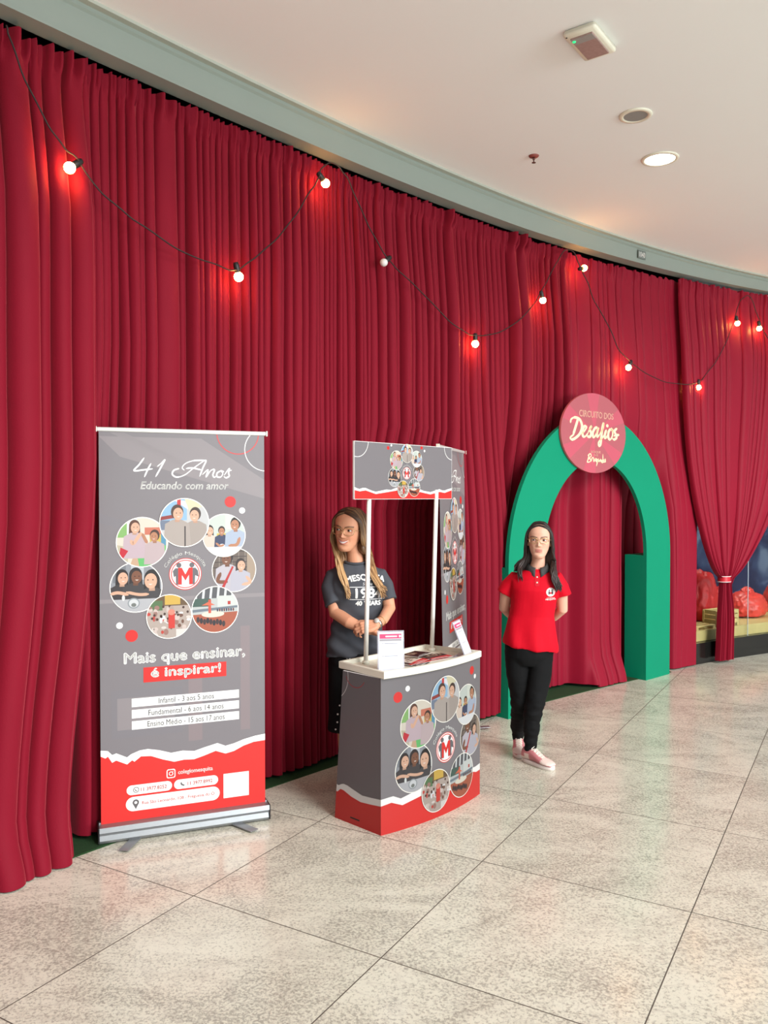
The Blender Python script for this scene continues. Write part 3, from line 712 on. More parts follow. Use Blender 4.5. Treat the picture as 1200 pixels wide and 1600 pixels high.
# ------------------------------------------------------------------ ceiling fittings
el = empty('emergency_light', (1.057, 4.247, CZ), math.radians(-36))
bm = bmesh.new(); box(bm, (0, 0, -.018), (.178, .30, .036), bevel=.018); mobj('housing', bm, M_cream, el, True)
bm = bmesh.new(); box(bm, (0, 0, -.038), (.118, .232, .012), bevel=.004); mobj('lens', bm, mat('tinted_lens', (158, 132, 126), .25, noise_amt=.25, noise_scale=60), el)
bm = bmesh.new(); box(bm, (0, -.088, -.0445), (.112, .05, .002)); mobj('reflector', bm, mat('grey_lens_band', (150, 148, 146), .4), el)
bm = bmesh.new(); ellipsoid(bm, (-.046, -.095, -.0455), (.009, .009, .004), seg=12); mobj('indicator', bm, emit('green_led', (30, 230, 120), 2.0), el)
bm = bmesh.new(); ellipsoid(bm, (-.070, -.134, -.036), (.005, .005, .002), seg=10); mobj('screw', bm, M_black, el)
tag(el, 'square cream emergency light with tinted lens and green indicator on the ceiling', 'emergency light')
sp = empty('ceiling_speaker', (1.55, 5.093, CZ))
bm = bmesh.new(); lathe(bm, [(.070, -.004), (.074, -.010), (.098, -.007), (.101, 0), (.07, 0)], 40); mobj('rim', bm, M_cream, sp, True)
bm = bmesh.new(); lathe(bm, [(.001, -.007), (.073, -.006), (.073, -.001)], 40); mobj('grille', bm, mat('grey_speaker_mesh', (142, 142, 140), .7, noise_amt=.15, noise_scale=300), sp)
tag(sp, 'round ceiling loudspeaker with grey grille between the emergency light and downlight', 'loudspeaker')
spk = empty('fire_sprinkler', (1.033, 5.694, CZ))
bm = bmesh.new(); lathe(bm, [(.002, -.012), (.028, -.010), (.036, -.002), (.036, 0), (.002, 0)], 24); mobj('escutcheon', bm, mat('red_brown_escutcheon', (140, 70, 64), .4), spk, True)
bm = bmesh.new(); lathe(bm, [(.002, -.05), (.014, -.049), (.014, -.046), (.004, -.045), (.004, -.03), (.008, -.028), (.008, -.008)], 14); mobj('nozzle', bm, mat('brass_nozzle', (96, 60, 52), .35, .6), spk, True)
tag(spk, 'small red fire sprinkler on the white ceiling left of the downlight', 'sprinkler')
def downlight(x, y, label):
    d = empty('downlight', (x, y, CZ))
    bm = bmesh.new(); lathe(bm, [(.100, -.003), (.104, -.010), (.124, -.006), (.127, 0), (.1, 0)], 40); mobj('rim', bm, M_cream, d, True)
    bm = bmesh.new(); lathe(bm, [(.001, -.005), (.101, -.005), (.101, -.001)], 40); mobj('diffuser', bm, emit('lit_diffuser', (255, 250, 238), 14), d)
    tag(d, label, 'ceiling light'); 
downlight(1.919, 5.743, 'round lit downlight in the white ceiling near the curved fascia')

# ------------------------------------------------------------------ roll-up banners
ART = banner_art()
def banner(loc, rz, label, lean=0.0, swivel=0.0):
    r = empty('rollup_banner', loc, rz); Wd, H, z0 = .83, 1.96, .085
    bm = bmesh.new(); lay = bm.verts.layers.float_color.new('col')
    def fn(u, v, o): return Vector((u-Wd/2+lean*(v/H), .045-o+.006*math.sin(math.pi*u/Wd)*0, z0+v))
    ART.add_to(bm, fn, lay)
    q = [bm.verts.new(fn(u, v, -.0008)) for u, v in ((0, 0), (0, H), (Wd, H), (Wd, 0))]
    for v in q: v[lay] = C4((225, 225, 222))
    bm.faces.new(q); mobj('printed_sheet', bm, M_print, r)
    bm = bmesh.new(); prof = [(-.010, .085), (-.014, .06), (.0, .056), (-.006, .05), (.0, .044), (-.004, .018), (.004, .004), (.11, .004), (.12, .03), (.105, .08), (.06, .092), (.048, .092), (.048, .085)]
    L_ = []; 
    for x in (-.425, .425): L_.append([bm.verts.new((x, y, z)) for y, z in prof])
    for k in range(len(prof)): bm.faces.new((L_[0][k], L_[0][(k+1) % len(prof)], L_[1][(k+1) % len(prof)], L_[1][k]))
    bm.faces.new(L_[0]); bm.faces.new(L_[1][::-1]); bmesh.ops.recalc_face_normals(bm, faces=bm.faces[:])
    base = mobj('base', bm, M_alu, r)
    for x in (-.428, .428):
        bm = bmesh.new(); box(bm, (x, .05, .046), (.008, .118, .078), bevel=.003); mobj('end_cap', bm, M_black, base)
    bm = bmesh.new(); box(bm, (lean, .047, z0+H+.004), (.852, .018, .022), bevel=.006); mobj('top_rail', bm, mat('silver_rail', (206, 206, 202), .3, .3), r)
    for x in (-.428, .428):
        bm = bmesh.new(); box(bm, (lean+x, .047, z0+H+.004), (.008, .024, .028), bevel=.002); mobj('rail_cap', bm, M_cream, r)
    for x in (-.24, .24):
        bm = bmesh.new(); Mx = Matrix.Rotation(-.5 if x < 0 else .5, 4, 'Z'); box(bm, Vector((x, .03, .006)), (.05, .34, .005), rot=Mx, bevel=.002); mobj('foot', bm, M_alu, r)
    bm = bmesh.new(); tube(bm, [(0, .075, .08), (lean*.5, .072, 1.0), (lean, .058, z0+H)], .008, 8); mobj('support_pole', bm, M_alu, r, True)
    return tag(r, label, 'roll-up banner', 'roll-up banners')
an = math.atan2(4.312-4.001, -.614+1.396)
banner((-1.005, 4.157, .004), an, 'tall grey and red roll-up banner at left, seen face on')
b2 = banner((.572, 5.775, 0), math.atan2(.745, .235), 'grey roll-up banner standing edgewise behind the right side of the counter')
b2.rotation_euler = (math.radians(-1.3), 0, b2.rotation_euler[2]); b2.location.z = .006

# ------------------------------------------------------------------ promotional counter
CX, CYY = -.016, 4.123
pc = empty('promotional_counter', (CX, CYY, 0), math.atan2(4.714-4.123, .556+.016))
CW, CH, BOW = .82, .80, .05
def front(u, z, o=0.0): return Vector((u+0*o, -BOW*(1-(2*u/CW-1)**2)-o, z))
a = Art(.82); a.rect(0, 0, CW, CH, GREY)
a.ell(.103, .691, .028, .028, RED); a.ell(.166, .727, .015, .015, WHITE); a.ell(.715, .737, .024, .024, RED); a.ell(.752, .697, .013, .013, WHITE)
cT = [(0, .183), (.045, .186), (.074, .187), (.121, .165), (.16, .172), (.204, .180), (.24, .19), (.32, .2), (.5, .15), (.62, .16), (.674, .168), (.696, .181), (.76, .176), (CW, .179)]
cB = [(0, .149), (.063, .156), (.132, .128), (.18, .136), (.228, .143), (.278, .150), (.36, .16), (.5, .115), (.62, .125), (.666, .133), (.725, .156), (.77, .142), (CW, .142)]
torn(a, CW, cT, cB)
photo_ring(a, .455, .362, 1.0)
bm = bmesh.new(); lay = bm.verts.layers.float_color.new('col'); a.add_to(bm, front, lay, .01)
def slab(bm, f, u0, u1, n, t, z0, z1, nv):
    P = [[f(u0+(u1-u0)*j/n, z) for j in range(n+1)] for z in (z0, z1)]
    grid_solid(bm, P, t, lambda i, j: nv)
slab(bm, lambda u, z: front(u, z, -.0002), 0, CW, 20, .012, 0, CH, Vector((0, -1, 0)))
for v in bm.verts:
    if v[lay][3] == 0 or v[lay][:3] == (0, 0, 0): v[lay] = C4((100, 96, 98))
mobj('front_panel', bm, M_print, pc)
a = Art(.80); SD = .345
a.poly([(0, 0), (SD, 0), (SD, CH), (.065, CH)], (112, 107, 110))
sclip = [(0, 0), (SD, 0), (SD, CH), (.065, CH)]
sT = [(0, .190), (.03, .181), (.051, .192), (.069, .198), (.10, .196), (.140, .186), (.209, .171), (.278, .176), (SD, .183)]
sB = [(0, .150), (.021, .145), (.045, .165), (.069, .164), (.128, .145), (.198, .134), (.267, .140), (SD, .149)]
for T_, c_ in ((sT, WHITE), (sB, RED)):
    for i in range(len(T_)-1): a.tri((T_[i], (T_[i][0], 0), (T_[i+1][0], 0)), c_, sclip); a.tri((T_[i], (T_[i+1][0], 0), T_[i+1]), c_, sclip)
    a.k += 1
a.ring(-.03, .77, .135, .004, (214, 210, 210), -80, 20, sclip); a.ring(.16, .80, .075, .004, (170, 50, 56), 200, 330, sclip)
a.rect(.12, .03, .19, .038, (30, 24, 24))
bm = bmesh.new(); lay = bm.verts.layers.float_color.new('col')
def sidef(u, v, o): return Vector((-o, SD-u, v))
a.add_to(bm, sidef, lay)
q = [(0, 0), (SD, 0), (SD, CH), (.065, CH)]; f1 = [bm.verts.new(sidef(u, v, -.0003)) for u, v in q]; f2 = [bm.verts.new(sidef(u, v, -.010)) for u, v in q]
bm.faces.new(f1); bm.faces.new(f2[::-1])
for k in range(4): bm.faces.new((f1[k], f1[(k+1) % 4], f2[(k+1) % 4], f2[k]))
for v in bm.verts:
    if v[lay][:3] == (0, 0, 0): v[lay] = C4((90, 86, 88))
mobj('side_panel', bm, M_print, pc)
bm = bmesh.new(); lay = bm.verts.layers.float_color.new('col')
f1 = [bm.verts.new((CW, SD-u, v)) for u, v in q]; f2 = [bm.verts.new((CW-.01, SD-u, v)) for u, v in q]; bm.faces.new(f1); bm.faces.new(f2[::-1])
for k in range(4): bm.faces.new((f1[k], f1[(k+1) % 4], f2[(k+1) % 4], f2[k]))
for v in bm.verts: v[lay] = C4(GREY)
mobj('side_panel', bm, M_print, pc)
# tray top: floor plus raised rim following the bowed front
def tray_out(e, zz):
    pts = []
    for i in range(21):
        u = -e+(CW-.03+2*e)*i/20; pts.append((u+.0, -.022-e-BOW*.95*(1-(2*i/20-1)**2)))
    pts += [(CW-.10+e*.8, .335+e), (.03-e*.5, .335+e)]
    return [Vector((x, y, zz)) for x, y in pts]
bm = bmesh.new(); R1 = [bm.verts.new(p) for p in tray_out(.0, CH)]; R2 = [bm.verts.new(p) for p in tray_out(.006, CH+.004)]; R3 = [bm.verts.new(p) for p in tray_out(.006, CH+.036)]
R4 = [bm.verts.new(p) for p in tray_out(.001, CH+.039)]; R5 = [bm.verts.new(p) for p in tray_out(-.014, CH+.039)]; R6 = [bm.verts.new(p) for p in tray_out(-.02, CH+.016)]
n = len(R1)
for A_, B_ in ((R1, R2), (R2, R3), (R3, R4), (R4, R5), (R5, R6)):
    for k in range(n): bm.faces.new((A_[k], A_[(k+1) % n], B_[(k+1) % n], B_[k]))
bm.faces.new(R1[::-1]); bm.faces.new(R6); bmesh.ops.recalc_face_normals(bm, faces=bm.faces[:])
mobj('counter_top', bm, M_cream, pc)
for x0, x1, y0 in ((.155, .125, .265), (.685, .675, .25)):
    bm = bmesh.new(); tube(bm, [(x0, y0, CH+.016), (x0*.5+x1*.5, (y0+.208)/2, 1.27), (x1, .208, 1.76)], .0125, 14, caps=False); p_ = mobj('pole', bm, mat('white_pole', (232, 230, 222), .35), pc, True)
    bm = bmesh.new(); lathe(bm, [(.014, CH+.0165), (.021, CH+.0165), (.020, CH+.03), (.0145, CH+.034)], 16, Matrix.Translation((x0, y0, 0))); mobj('pole_ferrule', bm, M_cream, p_, True)
# header board
a = Art(.93); HW, HH = .82, .30; hc = panel_clip(HW, HH)
a.rect(0, 0, HW, HH, GREY); a.ring(.018, .305, .085, .003, WHITE, clip=hc); a.ring(.82, .30, .07, .003, WHITE, clip=hc)
hT = [(0, .062), (.02, .055), (.037, .052), (.06, .058), (.082, .058), (.13, .044), (.161, .038), (.248, .051), (.28, .048), (.33, .062), (.4, .07), (.529, .053), (.56, .045), (.621, .038), (.66, .046), (.704, .056), (.73, .048), (.753, .048), (.78, .055), (.82, .062)]
hB = [(0, .046), (.038, .040), (.083, .045), (.161, .026), (.249, .036), (.331, .046), (.42, .055), (.53, .038), (.621, .025), (.705, .040), (.753, .034), (.82, .050)]
torn(a, HW, hT, hB)
a.ell(.259, .276, .010, .010, RED); a.ell(.285, .291, .006, .006, WHITE); a.ell(.542, .289, .010, .009, RED); a.ell(.567, .272, .007, .007, WHITE)
photo_ring(a, .413, .142, .415)
hx, hy = -.0, .19
hd = Matrix.Translation((hx, hy, 1.708)) @ Matrix.Rotation(math.radians(1.6), 4, 'Z')
bm = bmesh.new(); lay = bm.verts.layers.float_color.new('col')
box(bm, (HW/2, .006, HH/2), (HW+.004, .011, HH+.004))
for v in bm.verts: v[lay] = C4((236, 234, 230))
a.add_to(bm, lambda u, v, o: Vector((u, -o, v)), lay); bm.transform(hd); mobj('header_board', bm, M_print, pc)
tag(pc, 'grey and red promotional counter with white tray top, poles and header board', 'promotional counter')

# things on the tray
def sign_holder(loc, rz, tilt, label):
    r = empty('acrylic_sign_holder', loc, rz); M_ = Matrix.Rotation(-tilt, 4, 'X')
    a = Art(); w, h = .128, .202
    a.rect(0, 0, w, h, (216, 219, 230)); a.rect(.006, h-.034, w-.008, h-.010, (226, 70, 110));
    a.rect(.006, h-.046, w-.008, h-.036, (150, 146, 150))
    a.pill(.036, h-.026, .098, h-.019, (250, 214, 224)); a.ell(.112, h-.022, .006, .006, (250, 225, 230))
    for y in (h-.060, h-.124): a.rect(.030, y, .100, y+.003, (140, 140, 150)); a.rect(.020, y, .024, y+.003, (90, 90, 100))
    bm = bmesh.new(); lay = bm.verts.layers.float_color.new('col'); a.add_to(bm, lambda u, v, o: Vector((u-w/2, -.0032-o, v+.003)), lay); bm.transform(M_); mobj('printed_card', bm, M_print, r)
    bm = bmesh.new(); box(bm, (0, .0, h/2+.004), (w+.012, .004, h+.012), bevel=.0015); bm.transform(M_); box(bm, (0, .035, .002), (w+.012, .08, .003)); mobj('acrylic', bm, mat('clear_acrylic', (236, 236, 248), .08, Transmission_Weight=.7, IOR=1.3), r)
    return tag(r, label, 'sign holder', 'acrylic sign holders on the counter')
RZ = pc.rotation_euler[2]
def on_tray(u, v, z=CH+.017): p = Matrix.Rotation(RZ, 4, 'Z') @ Vector((u, v, z)); return (CX+p.x, CYY+p.y, p.z)
sign_holder(on_tray(.088, .012, CH+.018), RZ-math.radians(38), .10, 'clear acrylic sign holder with pink headed card near the left pole')
sign_holder(on_tray(.70, -.012, CH+.018), RZ+math.radians(22), .38, 'clear acrylic sign holder leaning back at the right end of the counter')
def leaflet(u, v, z, rz, size, cols, label, n, wmul=1):
    r = empty('leaflet', on_tray(u, v, z), rz); w, h = size
    a = Art(); a.rect(0, 0, w, h, cols[0]); a.poly([(0, 0), (w, 0), (w, h*.45), (0, h*.2)], cols[1]); a.poly([(w*.1, h*.5), (w*.6, h*.5), (w*.75, h*.85), (w*.1, h*.9)], cols[2])
    rn = random.Random(n)
    for i in range(16): a.ell(rn.uniform(.1, .9)*w, rn.uniform(.55, .92)*h, .008, .007, rn.choice([(150, 120, 100), (90, 70, 66), (200, 180, 160)]), n=10)
    a.rect(w*.2, h*.1, w*.8, h*.14, WHITE)
    bm = bmesh.new(); lay = bm.verts.layers.float_color.new('col'); box(bm, (0, 0, .0008), (w, h, .0016))
    for x in bm.verts: x[lay] = C4((214, 210, 206))
    a.add_to(bm, lambda uu, vv, o: Vector((uu-w/2, vv-h/2, .0016+o)), lay); mobj('folded_sheet', bm, M_print, r); return tag(r, label, 'leaflet', 'leaflets fanned out on the counter tray')
zl = CH+.0165; DK, RDD, CRM = (66, 40, 40), (214, 44, 48), (226, 214, 200)
LF = [(.33, .06, 18, (DK, DK, CRM)), (.335, .075, 10, (CRM, DK, DK)), (.345, .085, -4, (DK, RDD, DK)), (.36, .10, 8, (CRM, RDD, CRM)),
      (.52, .10, -6, (DK, RDD, DK)), (.53, .12, 4, (DK, DK, (150, 120, 96))), (.55, .10, -12, (DK, RDD, (120, 90, 76))), (.46, .17, 12, (DK, DK, (140, 110, 92)))]
LL = ['lowest leaflet of the fan beside the left sign holder', 'second leaflet up, cream backed, beside the left sign holder', 'red bottomed leaflet third in the fan beside the left sign holder', 'cream and red leaflet on top of the left fan on the tray',
      'lowest leaflet of the right fan on the counter tray', 'dark leaflet with brown photo in the right fan', 'red and dark leaflet on top of the right fan nearest the tray front', 'dark photo leaflet lying at the back of the tray over both fans']
for i, (u, v, dg, c_) in enumerate(LF):
    leaflet(u, v, zl+.0035*(i if i < 4 else i-4)+(.012 if i == 7 else 0), RZ+math.radians(dg), (.148, .105) if i % 2 else (.15, .11), c_, LL[i], i)

# ------------------------------------------------------------------ green arch
AL = Vector((.959, 6.296, 0)); AR = Vector((2.77, 7.919, 0)); aw = (AR-AL).length; arch = empty('arch', (AL+AR)/2, math.atan2(AR.y-AL.y, AR.x-AL.x))
ro, ri_, sz = aw/2, aw/2-.43, 1.17
bm = bmesh.new(); N_ = 48; outer = [(-ro, 0), (-ro, sz)]; inner = [(-ri_, 0), (-ri_, sz)]
for i in range(1, N_):
    t = math.pi-math.pi*i/N_; outer.append((ro*math.cos(t), sz+1.265*math.sin(t))); inner.append((ri_*math.cos(t), sz+.865*math.sin(t)))
outer += [(ro, sz), (ro, 0)]; inner += [(ri_, sz), (ri_, 0)]
th = .035
V = [[bm.verts.new((x, y, z)) for x, z in L_] for L_ in (outer, inner) for y in (0, th)]
of, ob, inf, inb = V
for k in range(len(outer)-1):
    bm.faces.new((of[k], of[k+1], inf[k+1], inf[k])); bm.faces.new((ob[k], inb[k], inb[k+1], ob[k+1]))
    bm.faces.new((of[k], ob[k], ob[k+1], of[k+1])); bm.faces.new((inf[k], inf[k+1], inb[k+1], inb[k]))
for k in (0, -1): bm.faces.new((of[k], inf[k], inb[k], ob[k]))
bmesh.ops.recalc_face_normals(bm, faces=bm.faces[:]); mobj('arch_front', bm, M_green, arch)
for sx in (-1, 1):
    bm = bmesh.new(); box(bm, (sx*(ro+ri_)/2, th+.0975, sz/2), (ro-ri_, .195, sz), bevel=.002); mobj('leg', bm, M_green, arch)
a = Art(); DR = .34; M1, M2 = (166, 86, 94), (184, 82, 98)
a.ell(0, 0, DR, DR, M1, n=64)
dcl = [(DR*math.cos(2*math.pi*i/48), DR*math.sin(2*math.pi*i/48)) for i in range(48)]
for a0 in (82, 140, 200, 250, 310, 20):
    p = (math.radians(a0), math.radians(a0+22)); a.poly([(0, 0), (.6*math.cos(p[0]), .6*math.sin(p[0])), (.6*math.cos(p[1]), .6*math.sin(p[1]))], M2, dcl)
GOLD = (246, 220, 176)
a.text('CIRCUITO DOS', -.160, .132, .200, .186, (246, 200, 176), .012)
def G(pts): return [((x-580)*.000723, (700+(x-580)*.128-y)*.000603) for x, y in pts]
for st in ([(345, 478), (318, 570), (272, 720)], [(238, 545), (250, 492), (300, 470), (365, 500), (398, 590), (372, 690), (310, 752), (258, 772), (238, 742), (290, 700)],
           [(398, 700), (440, 650), (462, 606), (430, 598), (405, 660), (412, 730), (445, 738), (485, 690)], [(480, 690), (535, 598), (510, 640), (528, 700), (510, 745), (470, 738)],
           [(622, 620), (585, 628), (552, 690), (560, 752), (592, 730), (632, 618), (612, 700), (622, 752), (655, 715)], [(650, 720), (700, 640), (712, 560), (692, 620), (676, 760), (665, 860), (640, 880), (638, 830), (690, 770), (725, 730)],
           [(752, 655), (728, 730), (738, 780), (780, 725)], [(820, 640), (785, 690), (782, 770), (810, 800), (842, 750), (846, 680), (820, 640), (862, 690)],
           [(915, 640), (876, 680), (898, 740), (905, 780), (870, 802), (840, 785)], [(862, 752), (900, 742), (948, 738)]):
    a.stroke(G(st), .022, GOLD, taper=.4)
p = G([(765, 600)])[0]; a.ell(p[0], p[1], .013, .014, GOLD)
a.text('BOSQUE', -.038, -.172, .062, -.150, (232, 180, 160), .02); a.text('DOS', -.008, -.196, .036, -.178, (232, 180, 160), .02)
for st in ([(500, 990), (485, 1060), (475, 1100), (515, 1095), (520, 1060), (490, 1050), (530, 1020), (515, 985), (480, 1010)], [(530, 1100), (540, 1050), (560, 1045), (570, 1100), (590, 1050)], [(590, 1100), (605, 1060), (618, 1105), (640, 1060)],
           [(625, 1070), (600, 1090), (620, 1115), (630, 1070), (605, 1170)], [(640, 1080), (645, 1110), (665, 1075), (670, 1110), (690, 1080)], [(700, 1090), (680, 1110), (700, 1120), (700, 1000)], [(720, 1080), (705, 1110), (725, 1120), (735, 1075), (740, 1130)]):
    a.stroke(G(st), .009, GOLD, taper=.2)
bm = bmesh.new(); lay = bm.verts.layers.float_color.new('col'); lathe(bm, [(.001, 0), (DR, 0), (DR, .018), (.001, .018)], 64, Matrix.Rotation(math.pi/2, 4, 'X'))
for v in bm.verts: v[lay] = C4((196, 96, 100))
a.add_to(bm, lambda u, v, o: Vector((u, -.0183-o, v)), lay)
bm.transform(Matrix.Translation((-.105, -.006, 2.262)) @ Matrix.Diagonal((1.42, 1, 1, 1))); mobj('sign_disc', bm, M_print, arch)['label'] = 'round pink sign with cream lettering'
tag(arch, 'large green arch with a round pink sign at its top', 'arch')

# ------------------------------------------------------------------ shop window display
M_wood = mat('pale_pine', (214, 184, 120), .6, noise_amt=.12, noise_scale=14)
M_bag = mat('red_cloth', (196, 16, 18), .5, noise_amt=.12, noise_scale=6); M_bag2 = mat('coral_plastic_sheet', (222, 62, 50), .35, noise_amt=.2, noise_scale=5)
rz_w = math.atan2(CT(s_t).y, CT(s_t).x)
def wpt(px, off, z): s = s_az(px, off); p = CP(s, off); return Vector((p.x, p.y, z))
bm = strip(lambda s: [CP(s, -.075, .216), CP(s, -.075, .325), CP(s, -1.2, .325), CP(s, -1.2, .216)], s_win, SB-.1, 50)
tag(mobj('display_platform', bm, M_wood), 'pale wooden platform running along the bottom of the shop window', 'platform')
def sack(px, off, r, seed, label, mm, knob=False, z0=.325):
    c = wpt(px, off, z0); bm = bmesh.new(); bmesh.ops.create_icosphere(bm, subdivisions=5, radius=1)
    for v in bm.verts:
        p = v.co.copy(); n = 1+.12*noise.noise(p*1.6+Vector((seed, 0, 0)))+.10*abs(noise.noise(p*3.2+Vector((0, seed, 0))))-.07*abs(noise.noise(p*6.5+Vector((seed, seed, 0))))-.025*abs(math.sin(math.atan2(p.y, p.x)*7+seed+4*noise.noise(p*2)))*max(0, p.z+.3)
        q = p*n; z = q.z
        if z < -.55: z = -.55-(abs(z)-.55)*.15
        v.co = Vector((q.x*r[0], q.y*r[1], (z+.63)*r[2]/1.2))
    if knob:
        kb = bmesh.new(); bmesh.ops.create_icosphere(kb, subdivisions=4, radius=1)
        for v in kb.verts:
            p = v.co.copy(); n = 1+.3*noise.noise(p*2.4+Vector((seed, 3, 0))); v.co = Vector((p.x*n*.085, p.y*n*.07, p.z*n*.055+r[2]*1.30))
        me = bpy.data.meshes.new('k'); kb.to_mesh(me); kb.free(); bm.from_mesh(me); bpy.data.meshes.remove(me)
        tube(bm, [(0, 0, r[2]*1.0), (0, 0, r[2]*1.2)], [.10, .05], 14)
    bm.transform(Matrix.Rotation(rz_w, 4, 'Z')); o = mobj('sack', bm, mm, None, True); o.location = c; return tag(o, label, 'sack', 'red sacks in the shop window')
sack(1094, -.52, (.22, .18, .44), 2, 'tall red cloth sack at the left edge of the shop window', M_bag)
sack(1126, -.80, (.17, .13, .24), 7, 'low red sack lying behind the wooden crate', M_bag)
sack(1168, -.50, (.25, .20, .22), 4, 'coral sack with a knotted top right of the tied curtain', M_bag2, True)
sack(1224, -.55, (.24, .20, .30), 9, 'coral sack at the right edge of the frame', M_bag2)
cr = empty('wooden_crate', wpt(1127, -.19, .3255), rz_w)
def plank(c, s, p): bm = bmesh.new(); box(bm, c, s, bevel=.002); mobj('board', bm, M_wood, p)
for y in (-.09, .09):
    for z in (.055, .105, .155): plank((0, y, z), (.36, .010, .040), cr)
for x in (-.175, .175):
    for y in (-.08, .08):
        bm = bmesh.new(); box(bm, (x, y, .085), (.03, .022, .17), bevel=.002); mobj('corner_post', bm, M_wood, cr)
    for z in (.055, .105, .155): plank((x, 0, z), (.010, .15, .040), cr)
plank((0, 0, .03), (.35, .17, .01), cr); tag(cr, 'small pale slatted crate on the window platform behind the tied curtain', 'crate')
pl = empty('slatted_pallet', wpt(1090, -.20, .3255), rz_w)
for y in (-.08, .0, .08): plank((0, y, .032), (.34, .05, .012), pl)
for x in (-.14, 0, .14):
    bm = bmesh.new(); box(bm, (x, 0, .013), (.04, .22, .026)); mobj('bearer', bm, M_wood, pl)
tag(pl, 'low pale slatted pallet left of the small crate in the window', 'pallet')

# ------------------------------------------------------------------ people
M_skin = attr_mat('skin', .52, .35, bump=.02, bump_scale=120); _b = M_skin.node_tree.nodes['Principled BSDF']
_b.inputs['Subsurface Weight'].default_value = .12; _b.inputs['Subsurface Radius'].default_value = (.012, .005, .003)
M_hair = attr_mat('hair', .42, .5)
M_eye = attr_mat('eye_surface', .15, .6)
M_gold = mat('gold_wire', (206, 176, 128), .3, .8)
def head_matrix(c, yaw, pitch, roll, k): return Matrix.Translation(c) @ Matrix.Rotation(yaw, 4, 'Z') @ Matrix.Rotation(pitch, 4, 'X') @ Matrix.Rotation(roll, 4, 'Y') @ Matrix.Scale(k, 4)
EYE = (.031, -.073, .008)
def build_head(bm, M, smile=False):
    """face looks along local -y; origin mid-head; 0.23 m from chin to crown"""
    R = [(-.113, .018, -.066, -.030), (-.107, .030, -.076, -.010), (-.094, .039, -.081, .015), (-.075, .048, -.080, .035), (-.050, .0565, -.080, .060), (-.022, .0635, -.082, .082), (.005, .0675, -.084, .094),
         (.030, .0700, -.0865, .100), (.055, .0705, -.086, .101), (.080, .0655, -.078, .094), (.100, .0520, -.059, .076), (.113, .0320, -.033, .049), (.118, .010, -.008, .020)]
    loft(bm, [(0, (f+b)/2, z, w, (b-f)/2) for z, w, f, b in R], 40, 2.25, M)
    for s in (-1, 1): ellipsoid(bm, (s*.069, .014, -.004), (.008, .016, .030), M)
def head_shape(v, Mi, smile):
    p = Mi @ v
    if abs(p.x) > .09 or abs(p.z) > .125 or p.y > -.02: return None
    g = lambda x, z, cx, cz, sx, sz: math.exp(-(((x-cx)/sx)**2+((z-cz)/sz)**2))
    x, z = p.x, p.z; ax = abs(x); d = 0
    t = max(0, min(1, (.020-z)/.046)); h = (.0025+.0155*t**1.6)*(1-smooth(.016, .034, z))
    h *= 1-smooth(0, 1, (-.029-z)/.009) if z < -.029 else 1
    if z > .034: h = 0
    d += h*math.exp(-(x/(.0058+.0042*t))**2)+.0045*g(ax, z, .0130, -.028, .0060, .0060)+.003*g(x, z, 0, -.024, .009, .008)
    d -= .0075*g(ax, z, .031, .008, .017, .0095); d += .002*g(ax, z, .030, .028, .018, .006)
    d += .004*g(ax, z, .040, -.026, .018, .018)*(1.8 if smile else 1)
    d += .0050*g(x, z, 0, -.0530, .019, .0050)+.0058*g(x, z, 0, -.0650, .016, .0058)-.003*g(x, z, 0, -.0585, .022, .0022)
    d -= .003*g(x, z, 0, -.078, .018, .006); d += .005*g(x, z, 0, -.094, .016, .011)
    if smile: d -= .003*g(ax, z, .031, -.050, .005, .012)
    p.y -= d
    return p
def face_colour(p, base, lip, brow, smile):
    """p in head space; colour of lips, brows, cheeks, lids"""
    c = list(base)
    def mix(t, k): 
        for i in range(3): c[i] = c[i]*(1-k)+t[i]*k
    if p.y < 0 and abs(p.z) < .14 and abs(p.x) < .1:
        for s in (-1, 1):
            mix((base[0]*1.02, base[1]*.82, base[2]*.80), .5*math.exp(-(((p.x-s*.040)/.020)**2+((p.z+.028)/.018)**2)))
            x = s*p.x; zb = .0265+.006*math.sin(max(0, min(1, (x-.012)/.036))*math.pi*.75)-.002
            if .010 < x < .052: mix(brow, .95*math.exp(-((p.z-zb)/.0036)**2))
            mix((base[0]*.62, base[1]*.5, base[2]*.45), .55*math.exp(-(((p.x-s*.031)/.019)**2+((p.z-.014)/.005)**2)))
        w = .027 if smile else .0225; curve = (.012 if smile else .0)*(p.x/w)**2
        k = max(0, 1-(p.x/w)**2)
        if k > 0:
            zu = -.0535+curve; zl = -.0650+curve*1.1
            mix(lip, .9*math.exp(-((p.z-zu)/(.0042*math.sqrt(k)+.0005))**2)); mix(lip, .9*math.exp(-((p.z-zl)/(.0052*math.sqrt(k)+.0005))**2))
            mid = -.0590+curve
            if smile: mix((.84, .80, .76), .97*math.exp(-((p.z-mid)/(.0042*k+.0004))**4))
            else: mix((base[0]*.30, base[1]*.15, base[2]*.15), .8*math.exp(-((p.z-mid)/.0015)**2))
    return (c[0], c[1], c[2], 1)
